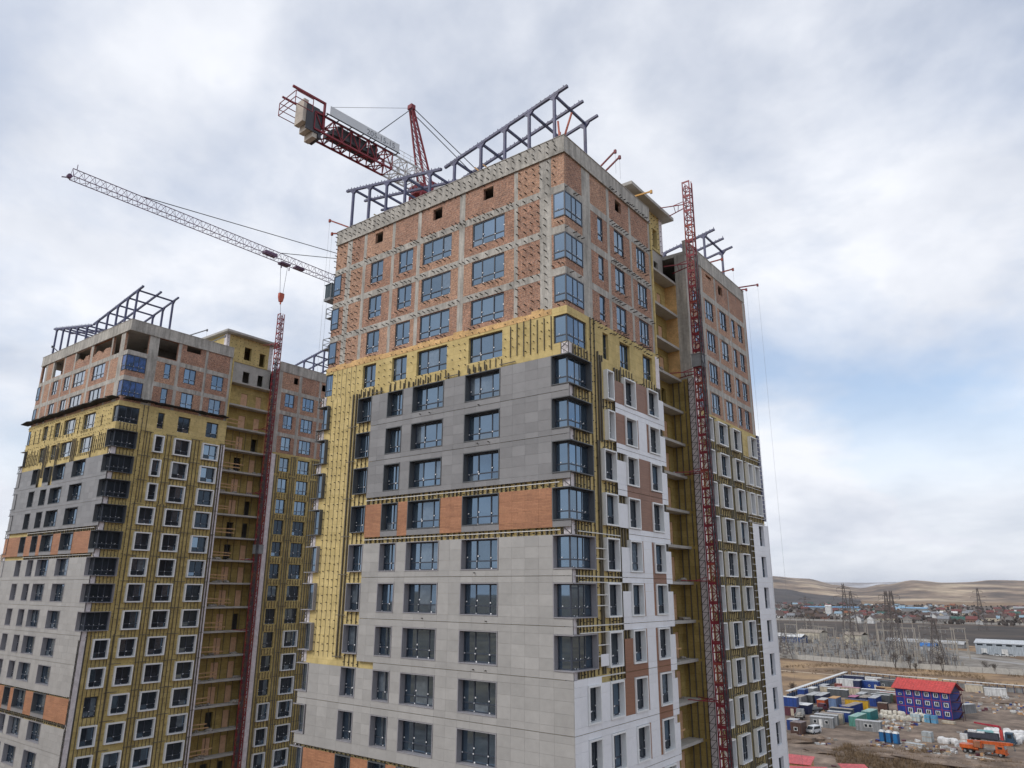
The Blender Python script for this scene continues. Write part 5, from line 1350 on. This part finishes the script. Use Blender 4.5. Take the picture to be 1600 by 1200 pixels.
for i in range(14):
    x = -11.6+R_.uniform(0, 5.0); y = 190.0+R_.uniform(0, 2.6); bag(x, y, 0, 'white bulk bag in the pile left of the orange truck crane', 'bulk bags by the truck crane', 0, R_.uniform(.9, 1.2))
for i in range(80):
    x = R_.uniform(-3.5, 9); y = R_.uniform(200.6, 216); bag(x, y, 0, 'white bulk bag in the large store behind the dark truck', 'bulk bags behind the dark truck', 0, R_.uniform(1.1, 1.5))
for i in range(6):
    x = R_.uniform(6.5, 12); y = R_.uniform(194, 201); bag(x, y, 0, 'white bulk bag stacked right of the dark truck cab', 'bulk bags right of the truck', 0, 1.4)
def stack(name, label, x, y, rz, dims, n, M, cat, group=None):
    r = thing(name, label, cat, (x, y, 0), math.radians(rz), group); w, d, h = dims
    for i in range(n):
        MB().box(-w/2, w/2, -d/2, d/2, i*h+.1, (i+1)*h-.03).build('bale', M, r); MB().box(-w/2+.05, w/2-.05, -d/2+.05, d/2-.05, i*h, i*h+.1).build('pallet', wood_raw, r)
stack('crate_stack', 'left light blue crate stack in front of the blue building', -18.7, 222.2, -12, (1.5, 1.4, 1.1), 2, cmat('sky', (.12, .33, .50)), 'crates')
stack('crate_stack', 'right light blue crate stack in front of the blue building', -16.9, 221.8, -12, (1.5, 1.4, 1.1), 2, cmat('sky2', (.10, .30, .50)), 'crates')
stack('crate_stack', 'pale blue wrapped pallet stack left of the light blue crates', -22.0, 222.8, -12, (2.6, 1.3, 1.0), 2, cmat('pale_sky', (.38, .47, .50)), 'crates')
stack('crate_stack', 'cream pallet stack low beside the right end of the blue building', -13.6, 224.0, -12, (3.4, 1.3, .8), 1, P_CREAM, 'crates')
stack('crate_stack', 'grey and white wrapped pallet tower alone on the mud', -13.8, 189.6, -10, (2.2, 2.0, 1.25), 2, cmat('wrap_grey', (.34, .37, .38)), 'crates')
stack('crate_stack', 'tall white wrapped pallet left of the orange truck crane', -5.9, 191.6, 0, (1.6, 1.4, 1.3), 2, P_WHITE, 'crates')
stack('panel_stack', 'stack of pale grey sheets lying on the mud below the toilets', -15.6, 181.6, -14, (4.2, 1.6, .35), 2, cmat('sheet_grey', (.40, .43, .44)), 'panels')
stack('panel_stack', 'turquoise wrapped bales beside the dark truck', -5.4, 202.4, -20, (3.4, 1.6, .9), 1, cmat('turquoise', (.14, .42, .44)), 'bales')
stack('panel_stack', 'turquoise wrapped bales heaped behind the dark truck', -2.6, 205.0, 18, (3.6, 1.6, 1.0), 2, cmat('turquoise2', (.22, .45, .46)), 'bales')
stack('panel_stack', 'long pale planks lying in front of the orange truck crane', -1.2, 176.0, -9, (6.0, .5, .25), 1, cmat('plank_pale', (.50, .48, .44)), 'planks')
# small litter and scrub
mb = MB(); lm = [P_WHITE, wood_raw, P_BLUE, rubble_m, P_MAROON, R_PALE]
regions = [(-62, -38, 268, 288, 90), (-52, -44, 218, 228, 40), (-31, -20, 203, 221, 80), (-45, -33, 168, 178, 60), (-16, 8, 255, 312, 170), (-26, 0, 172, 188, 110), (-10, 12, 202, 218, 60), (-36, -12, 130, 150, 40)]
for x0, x1, y0, y1, n in regions:
    for i in range(n):
        x, y = R_.uniform(x0, x1), R_.uniform(y0, y1); a = R_.uniform(0, 3.1); l_ = R_.uniform(.3, 1.6); w_ = R_.uniform(.15, .7); h_ = R_.uniform(.08, .6)
        d = Vector((math.cos(a), math.sin(a), R_.uniform(-.1, .1)))*l_/2; c = Vector((x, y, h_/2))
        mb.beam(c-d, c+d, w_, h_, mi=R_.choice((0, 0, 1, 1, 2, 3, 3, 3, 4, 5)))
tag(mb.build('site_litter', lm), 'scattered boards, wrappers and rubble across the yard', 'litter', kind='stuff')
mb = MB()
for x, y, rx, ry, rz in ((-44, 170, 9, 5, 1.6), (-36.5, 173, 3.5, 3, 1.4), (-18, 168, 9, 6, .9), (-5, 165, 14, 7, 1.0), (8, 168, 8, 5, 1.1), (-32, 160, 6, 4, .7), (-9, 285, 7, 4, 1.2), (2, 290, 8, 4, 1.0)):
    mb.blob((x, y, -.2), rx, ry, rz, int(x*7+y), 0, .28, 14, 8)
tag(mb.build('spoil_heap', dirt_m), 'low brown earth heaps at the edge of the yard', 'earth', kind='stuff')
scrub_m = mat('dry_scrub', (.16, .11, .065), 1, .4, .4)
mb = MB()
def tuft(mb, x, y, z, s, n, rr):
    for k in range(n):
        a = rr.uniform(0, 6.28); d = Vector((math.cos(a)*.55, math.sin(a)*.55, 1)).normalized()*s*rr.uniform(.5, 1.2); w = Vector((-math.sin(a), math.cos(a), 0))*.05*s
        b = Vector((x+rr.uniform(-.3, .3)*s, y+rr.uniform(-.3, .3)*s, z)); i = len(mb.v); mb.v += [tuple(b-w), tuple(b+w), tuple(b+d)]; mb.f.append((i, i+1, i+2)); mb.m.append(0)
rr = random.Random(5)
for i in range(3800):
    x = rr.uniform(-30, 14); y = rr.uniform(146, 178)
    if NZ.noise(Vector((x*.12, y*.12, 0))) + (.25 if y < 172 else -.2) < -.02: continue
    tuft(mb, x, y, 0, rr.uniform(.5, 1.3), 9, rr)
for i in range(5200):
    x = rr.uniform(-190, 30); y = rr.uniform(333, 394)
    if NZ.noise(Vector((x*.05, y*.05, 2))) < .0 or (-165 < x < -60 and abs(y-342+(-.045*(x+99)))<3): continue
    tuft(mb, x, y, 0, rr.uniform(.6, 1.5), 5, rr)
tag(mb.build('dry_scrub', scrub_m), 'tangled brown scrub and dead grass on the waste ground', 'scrub', kind='stuff')
bark = mat('bark', (.075, .058, .05), 1, .3, 2)
def bare_tree(label, x, y, h, seed, name='bare_tree', spread=.55, n0=3):
    rr = random.Random(seed); r = thing(name, label, 'tree' if name == 'bare_tree' else 'bush', (x, y, 0)); tk = MB(); cr = MB()
    def grow(mb, p, d, l, rad, lev):
        q = p+d*l; mb.tube(p, q, rad, 5, r2=rad*.65)
        if lev == 0: return
        for k in range(3 if lev > 1 else 4):
            nd = (d+Vector((rr.uniform(-1, 1), rr.uniform(-1, 1), rr.uniform(-.1, .6)))*spread).normalized(); grow(cr, p+d*l*rr.uniform(.55, 1), nd, l*rr.uniform(.5, .75), rad*.55, lev-1)
    for k in range(n0): grow(tk, Vector((rr.uniform(-.3, .3), rr.uniform(-.3, .3), 0)), Vector((rr.uniform(-.25, .25), rr.uniform(-.25, .25), 1)).normalized(), h*.42, .16 if n0 < 4 else .07, 4)
    tk.build('trunk', bark, r); cr.build('crown', bark, r)
bare_tree('bare tree at the substation fence, leftmost of three', -58, 391, 9, 1); bare_tree('bare tree at the substation fence, middle of three', -51.5, 389, 9, 2); bare_tree('tall bare tree at the substation fence, rightmost of three', -37, 388, 10, 3)
bare_tree('dense dark bush before the concrete fence', -48, 384, 4.5, 4, 'bare_bush', .9, 8); bare_tree('dark round bush on the far right by the fence', -20, 401, 6, 5, 'bare_bush', .9, 8); bare_tree('smaller dark bush next to the far right one', -16.4, 397, 5.5, 6, 'bare_bush', .9, 8)
bare_tree('dark bush on the grass left of the walkway', -70, 262, 4.5, 7, 'bare_bush', .9, 9)

# ------------------------------------------------------------------ substation, pylons, warehouse
pole_m = mat('gantry_concrete', (.34, .31, .27), .9, .15, .5); lat_m = mat('pylon_steel', (.10, .085, .08), .7, .2, .3); ins_m = mat('insulator', (.25, .26, .27), .5, .3, .5)
GM = {}
def gantry(x, y, rz, h, w):
    q = (x-25)/(y+38.6)
    k = (h, w)
    if k not in GM:
        p1 = MB().tube((0, 0, 0), (0, 0, h), .32, 6, r2=.2).mesh('post', pole_m); bm = MB(); lattice(bm, (-.6, 0, h-.5), (w+.6, 0, h-.5), .5, .5, int(w/1.2), .05, .03)
        it = MB()
        for i in range(3):
            u = w*(i+.5)/3; it.tube((u, 0, h-.8), (u, 0, h-2.6), .12, 6)
        GM[k] = (p1, bm.mesh('beam', pole_m), it.mesh('insulator_string', ins_m))
    r = thing('substation_gantry', '%s %s concrete gantry among the switchgear, %s, %s' % ({11: 'short', 14: 'medium', 16: 'tall', 17: 'tallest'}[h], {8: 'narrow', 9: 'slim', 11: 'wide'}[w], 'left part' if q < -.26 else 'middle' if q < -.19 else 'right part', 'front' if y < 500 else 'rear'), 'gantry', (x, y, 0), math.radians(rz), 'substation gantries')
    add('post', GM[k][0], r); add('post', GM[k][0], r, (w, 0, 0)); add('beam', GM[k][1], r); add('insulator_string', GM[k][2], r)
rr = random.Random(21)
for i in range(26):
    y = rr.uniform(440, 640); k = rr.uniform(-.325, -.13); x = 25+(y+38.6)*k
    if y > 560 and k > -.17: continue
    gantry(x, y, rr.choice((-15, -15, 75, -15)), rr.choice((11, 14, 16, 17)), rr.choice((8, 9, 11)))
mb = MB()
for i in range(1050):
    y = rr.uniform(404, 600); x = 25+(y+38.6)*rr.uniform(-.34, -.125)
    if x > -50 and y > 480: continue
    if y < 416-(x+123)*.27*(x < -59): continue
    h = rr.uniform(2.2, 5.5); mi = rr.choice((0, 0, 1, 1, 2, 2))
    mb.beam((x, y, 0), (x, y, h), .28, mi=mi); t = rr.random()
    if t < .5: mb.beam((x-.9, y-.2, h), (x+.9, y+.2, h), .2, mi=mi)
    if t < .35:
        for u in (-.8, 0, .8): mb.beam((x+u, y, h), (x+u, y, h+1.1), .2, mi=1)
    if t > .85: mb.box(x-.8, x+.8, y-.6, y+.6, .3, 2.2, mi=mi)
    if t > .7: mb.beam((x, y, h), (x+rr.uniform(-9, 9), y+rr.uniform(-3, 3), h+rr.uniform(0, 2)), .07, mi=2)
for i in range(60):
    y = rr.uniform(415, 640); x = 25+(y+38.6)*rr.uniform(-.33, -.13); h = rr.uniform(8, 15)
    if x > -50 and y > 480: continue
    mb.tube((x, y, 0), (x, y, h), .17, 5, r2=.09, mi=0)
tag(mb.build('substation_equipment', [pole_m, ins_m, lat_m]), 'dense field of grey substation switchgear behind the concrete fence', 'switchgear', kind='stuff')
PY = {}
def pylon(label, x, y, rz, h, arms=3):
    k = (h, arms)
    if k not in PY:
        b = MB(); n = 9; ws = [3.4*(1-i/n)**1.25+.55 for i in range(n+1)]; zs = [h*i/n for i in range(n+1)]
        for i in range(n):
            for sx in (-1, 1):
                for sy in (-1, 1): b.beam((sx*ws[i], sy*ws[i], zs[i]), (sx*ws[i+1], sy*ws[i+1], zs[i+1]), .26)
            for s_ in (-1, 1):
                b.beam((-ws[i], s_*ws[i], zs[i]), (ws[i+1], s_*ws[i+1], zs[i+1]), .15); b.beam((ws[i], s_*ws[i], zs[i]), (-ws[i+1], s_*ws[i+1], zs[i+1]), .15)
                b.beam((s_*ws[i], -ws[i], zs[i]), (s_*ws[i+1], ws[i+1], zs[i+1]), .15); b.beam((s_*ws[i], ws[i], zs[i]), (s_*ws[i+1], -ws[i+1], zs[i+1]), .15)
        am = []
        for j in range(arms):
            z = h*(.66+.13*j); ln = (5.5, 7.0, 4.5)[j % 3]; a = MB()
            for s_ in (-1, 1): a.beam((0, 0, z), (s_*ln, 0, z+.2), .26).beam((0, 0, z+1.6), (s_*ln, 0, z+.2), .18).beam((s_*ln, 0, z+.2), (s_*ln, 0, z-1.8), .16)
            am.append(a.mesh('crossarm', lat_m))
        PY[k] = (b.mesh('lattice_body', lat_m), am)
    r = thing('power_pylon', label, 'pylon', (x, y, 0), math.radians(rz)); add('lattice_body', PY[k][0], r)
    for a in PY[k][1]: add('crossarm', a, r)
pylon('tallest dark lattice pylon with a flat top rising above the hills', -112.4, 529, 20, 43)
pylon('second lattice pylon close against the tallest one', -113.5, 552, 20, 38)
pylon('lattice pylon left of the tallest, before the dark slope', -160, 600, 15, 34)
pylon('small distant pylon beside the tower edge before the dark slope', -290, 905, 10, 36)
pylon('tall pointed lattice pylon right of the settlement gap', -66, 443, 25, 38)
pylon('slightly shorter pylon just left of the pointed one', -80, 501, 25, 38)
pylon('pale lattice pylon before the dark field near the blue hut', -41.8, 412.6, 20, 24)
pylon('far pylon with a square top before the right-hand hills', -66, 880, 20, 42)
pylon('short lattice pylon at the left end of the concrete fence', -119, 409, 20, 17, 2)
wire = MB()
for a, b in (((-112.4, 529, 33), (-66, 443, 29)), ((-112.4, 529, 38), (-66, 443, 34)), ((-113.5, 552, 30), (-80, 501, 29)), ((-160, 600, 26), (-290, 905, 28)), ((-66, 443, 29), (60, 330, 29)), ((-160, 600, 27), (-112.4, 529, 34))):
    a = Vector(a); b = Vector(b)
    for s_ in (-5, 5):
        pp = [a.lerp(b, t/12)+Vector((s_, 0, -7*4*(t/12)*(1-t/12))) for t in range(13)]
        for u, v in zip(pp, pp[1:]): wire.beam(u, v, .07)
tag(wire.build('power_lines', lat_m), 'sagging power lines strung between the pylons', 'wires', kind='stuff')
def warehouse(label, x, y, rz, l, w, h, M, roofM, doors, name='warehouse', windows=True):
    r = thing(name, label, 'building', (x, y, 0), math.radians(rz))
    MB().box(0, l, 0, w, 0, h).build('wall', M, r)
    MB().hull([(-.5, -.5, h-.1), (l+.5, -.5, h-.1), (l+.5, w/2, h+1.9), (-.5, w/2, h+1.9)], [(-.5, -.5, h+.05), (l+.5, -.5, h+.05), (l+.5, w/2, h+2.05), (-.5, w/2, h+2.05)]).build('roof', roofM, r)
    MB().hull([(-.5, w/2+.01, h+1.9), (l+.5, w/2+.01, h+1.9), (l+.5, w+.5, h-.1), (-.5, w+.5, h-.1)], [(-.5, w/2+.01, h+2.05), (l+.5, w/2+.01, h+2.05), (l+.5, w+.5, h+.05), (-.5, w+.5, h+.05)]).build('roof', roofM, r)
    for u in doors: MB().box(u-1.6, u+1.6, -.06, .02, 0.2, 3.6).build('gate', P_WHITE, r)
    if windows:
        n = int(l/5.2)
        for i in range(n):
            u = 2.6+i*5.2; MB().box(u-1.6, u+1.6, -.05, .02, h-1.5, h-.6).build('window_strip', dark_win, r)
    return r
warehouse('long pale blue warehouse with white gates at the right edge', -37, 527, -4, 42, 16, 6.8, cmat('wh_wall', (.36, .41, .46), .6, .08), cmat('wh_roof', (.52, .55, .58)), (4.5, 15.5, 28))
warehouse('small hut with a bright blue roof behind the switchgear', -68.5, 528, -6, 9, 7, 3.2, P_WHITE, cmat('hut_blue', (.03, .17, .48)), (), 'hut', False)
warehouse('cream block building among the gantries, left one', -161, 575, -15, 19, 10, 7, cmat('cream_block', (.52, .47, .38)), R_DUST, (), 'substation_building', False)
warehouse('cream block building among the gantries, right one', -121, 551, -15, 13, 9, 7.5, cmat('cream_block2', (.53, .49, .40)), R_DUST, (), 'substation_building', False)
warehouse('low blue depot shed at the left of the switchgear', -186, 560, -15, 36, 9, 4.4, cmat('depot_blue', (.03, .07, .20)), P_WHITE, (), 'depot_shed', False)
warehouse('long white garage row behind the right switchgear', -100, 585, -12, 52, 8, 2.6, P_GREY, R_PALE, (), 'garage_row', False)
def far_car(label, x, y, rz, M):
    r = thing('car', label, 'car', (x, y, 0), math.radians(rz))
    MB().hull([(-2.1, -.85, .35), (2.1, -.85, .35), (2.1, .85, .35), (-2.1, .85, .35)], [(-2.1, -.85, .85), (2.05, -.85, .8), (2.05, .85, .8), (-2.1, .85, .85)]).build('body', M, r)
    MB().hull([(-1.6, -.8, .85), (1.1, -.8, .83), (1.1, .8, .83), (-1.6, .8, .85)], [(-1.2, -.65, 1.4), (.4, -.65, 1.4), (.4, .65, 1.4), (-1.2, .65, 1.4)]).build('cabin', dark_win, r)
    wheels(r, (-1.3, 1.3), .75, .33)
far_car('dark car parked at the left gate of the warehouse', -31.6, 521, 5, P_DGREY); far_car('white car parked left in front of the warehouse', -25, 517, 5, P_WHITE); far_car('white car parked in the middle before the warehouse', -21.5, 516, 5, P_WHITE); far_car('white car parked right before the warehouse', -17.6, 516, 5, P_WHITE)

# ------------------------------------------------------------------ settlement
rr = random.Random(77)
roofs = [('dark brown', cmat('roof_brown', (.085, .055, .045))), ('dark red', cmat('roof_dkred', (.16, .045, .04))), ('green', cmat('roof_green', (.03, .10, .08))), ('grey', cmat('roof_grey', (.22, .23, .25))),
         ('pale blue', cmat('roof_pblue', (.25, .36, .44))), ('rusty orange', cmat('roof_rust', (.24, .09, .04))), ('white', P_WHITE)]
walls = [P_CREAM, cmat('w_brick', (.22, .12, .09)), cmat('w_wood', (.13, .09, .065)), P_WHITE, cmat('w_grey', (.26, .25, .24))]
HM = {}
def house(label, x, y, rz, wi, ri, l, w, h, rh, group):
    r = thing('house', label, 'house', (x, y, 0), math.radians(rz), group)
    k = (l, w, h, wi)
    if k not in HM: HM[k] = MB().box(-l/2, l/2, -w/2, w/2, 0, h).hull([(-l/2, -w/2, h), (l/2, -w/2, h), (l/2, w/2, h), (-l/2, w/2, h)], [(-l/2, -.1, h+w*.36), (l/2, -.1, h+w*.36), (l/2, .1, h+w*.36), (-l/2, .1, h+w*.36)]).mesh('wall', walls[wi])
    add('wall', HM[k], r)
    k2 = (l, w, h, 'r', ri)
    if k2 not in HM:
        q = MB(); z = h+w*.38
        for s_ in (-1, 1):
            pts = [(-l/2-.5, s_*(w/2+.6), h-.3), (l/2+.5, s_*(w/2+.6), h-.3), (l/2+.5, 0, z), (-l/2-.5, 0, z)]
            if s_ > 0: pts = pts[::-1]
            q.hull(pts, [(a, b, c+.18) for a, b, c in pts])
        q.box(l*.2, l*.2+.7, -.35, .35, z-.4, z+1.0); HM[k2] = q.mesh('roof', roofs[ri][1])
    add('roof', HM[k2], r)
    k3 = (l, w, h, 'w')
    if k3 not in HM:
        q = MB()
        for u in (-.28, 0, .28): q.box(u*l-.6, u*l+.6, -w/2-.04, -w/2+.02, h*.35, h*.35+1.3)
        HM[k3] = q.mesh('window', dark_win)
    add('window', HM[k3], r)
cnt = 0; placed = []
while cnt < 230:
    y = 1045+1350*rr.random()**1.5; k = rr.uniform(-.33, -.045); x = 25+(y+38.6)*k
    if any((x-a)**2+(y-b)**2 < 14**2 for a, b in placed): continue
    placed.append((x, y)); ri = rr.choices(range(7), (10, 5, 1, 6, 2, 1, 2))[0]
    l, w, h = rr.choice(((11, 8, 3.4), (13, 9, 5.4), (9, 7, 3.0), (16, 9, 3.6)))
    wi = rr.randrange(5); zone = ('front edge', 'near rows', 'middle', 'back rows')[min(3, int((y-1045)/160))]; side = ('left part', 'centre', 'right part')[min(2, int((k+.33)/.096))]
    house('%s %s house, %s roof, far settlement %s, %s' % ({11: 'small', 13: 'two-storey', 9: 'tiny', 16: 'long'}[l], ('cream', 'brick', 'dark timber', 'white', 'grey')[wi], roofs[ri][0], zone, side), x, y, rr.choice((0, 90))+rr.uniform(-15, 15), wi, ri, l, w, h, 3, 'far settlement houses with %s roofs' % roofs[ri][0]); cnt += 1
house('white twin-gabled house at the edge of the settlement, left half', -208, 985, 80, 3, 0, 9, 8, 6, 3, None)
house('white twin-gabled house at the edge of the settlement, right half', -194, 987, 80, 3, 0, 9, 8, 6, 3, None)
warehouse('long blue-roofed hall behind the settlement on the left', -470, 1650, 5, 110, 30, 6, P_GREY, cmat('hall_blue', (.10, .26, .45)), (), 'hall', False)
warehouse('second long blue-roofed hall behind the settlement', -300, 1700, 5, 60, 30, 6, P_GREY, cmat('hall_blue2', (.18, .38, .58)), (), 'hall', False)
warehouse('white silo-like tower block behind the settlement', -318, 1250, 0, 9, 8, 15, P_WHITE, P_WHITE, (), 'silo', False)
warehouse('wide pale hall at the right of the settlement', -110, 1950, 0, 50, 26, 7, P_GREY, R_PALE, (), 'hall', False)
panel_fence('garden_fence', 'long pale garden fence along the settlement edge above the dark field', [(-330, 1012), (-190, 1035), (-60, 1062), (40, 1062)], 2.2, cmat('garden_fence', (.38, .37, .35)), 14, .2)
mb = MB()
for i in range(900):
    y = 1030+1500*rr.random()**1.3; x = 25+(y+38.6)*rr.uniform(-.34, -.04); s_ = rr.uniform(1.2, 3.0)
    mb.blob((x, y, s_*.8), s_, s_, s_*rr.uniform(.8, 1.5), i, 0, .45, 6, 4)
tag(mb.build('far_trees', mat('far_bare_trees', (.055, .045, .04), 1, .4, .05)), 'dark bare trees and bushes scattered between the far houses', 'trees', kind='stuff')

# ------------------------------------------------------------------ haze
hm = bpy.data.materials.new('haze_air'); hm.use_nodes = True; t = hm.node_tree; t.nodes.clear()
ho = N(t, 'ShaderNodeOutputMaterial'); hv = N(t, 'ShaderNodeVolumePrincipled', i_Density=HAZE); hv.inputs['Color'].default_value = (0.80, 0.87, 1.0, 1); hv.inputs['Anisotropy'].default_value = 0.2
t.links.new(hv.outputs[0], ho.inputs['Volume'])
tag(MB().box(-21000, 21000, -5900, 23900, -4.2, 330).build('haze', hm), 'thin bluish air over the plain', 'haze', kind='stuff')
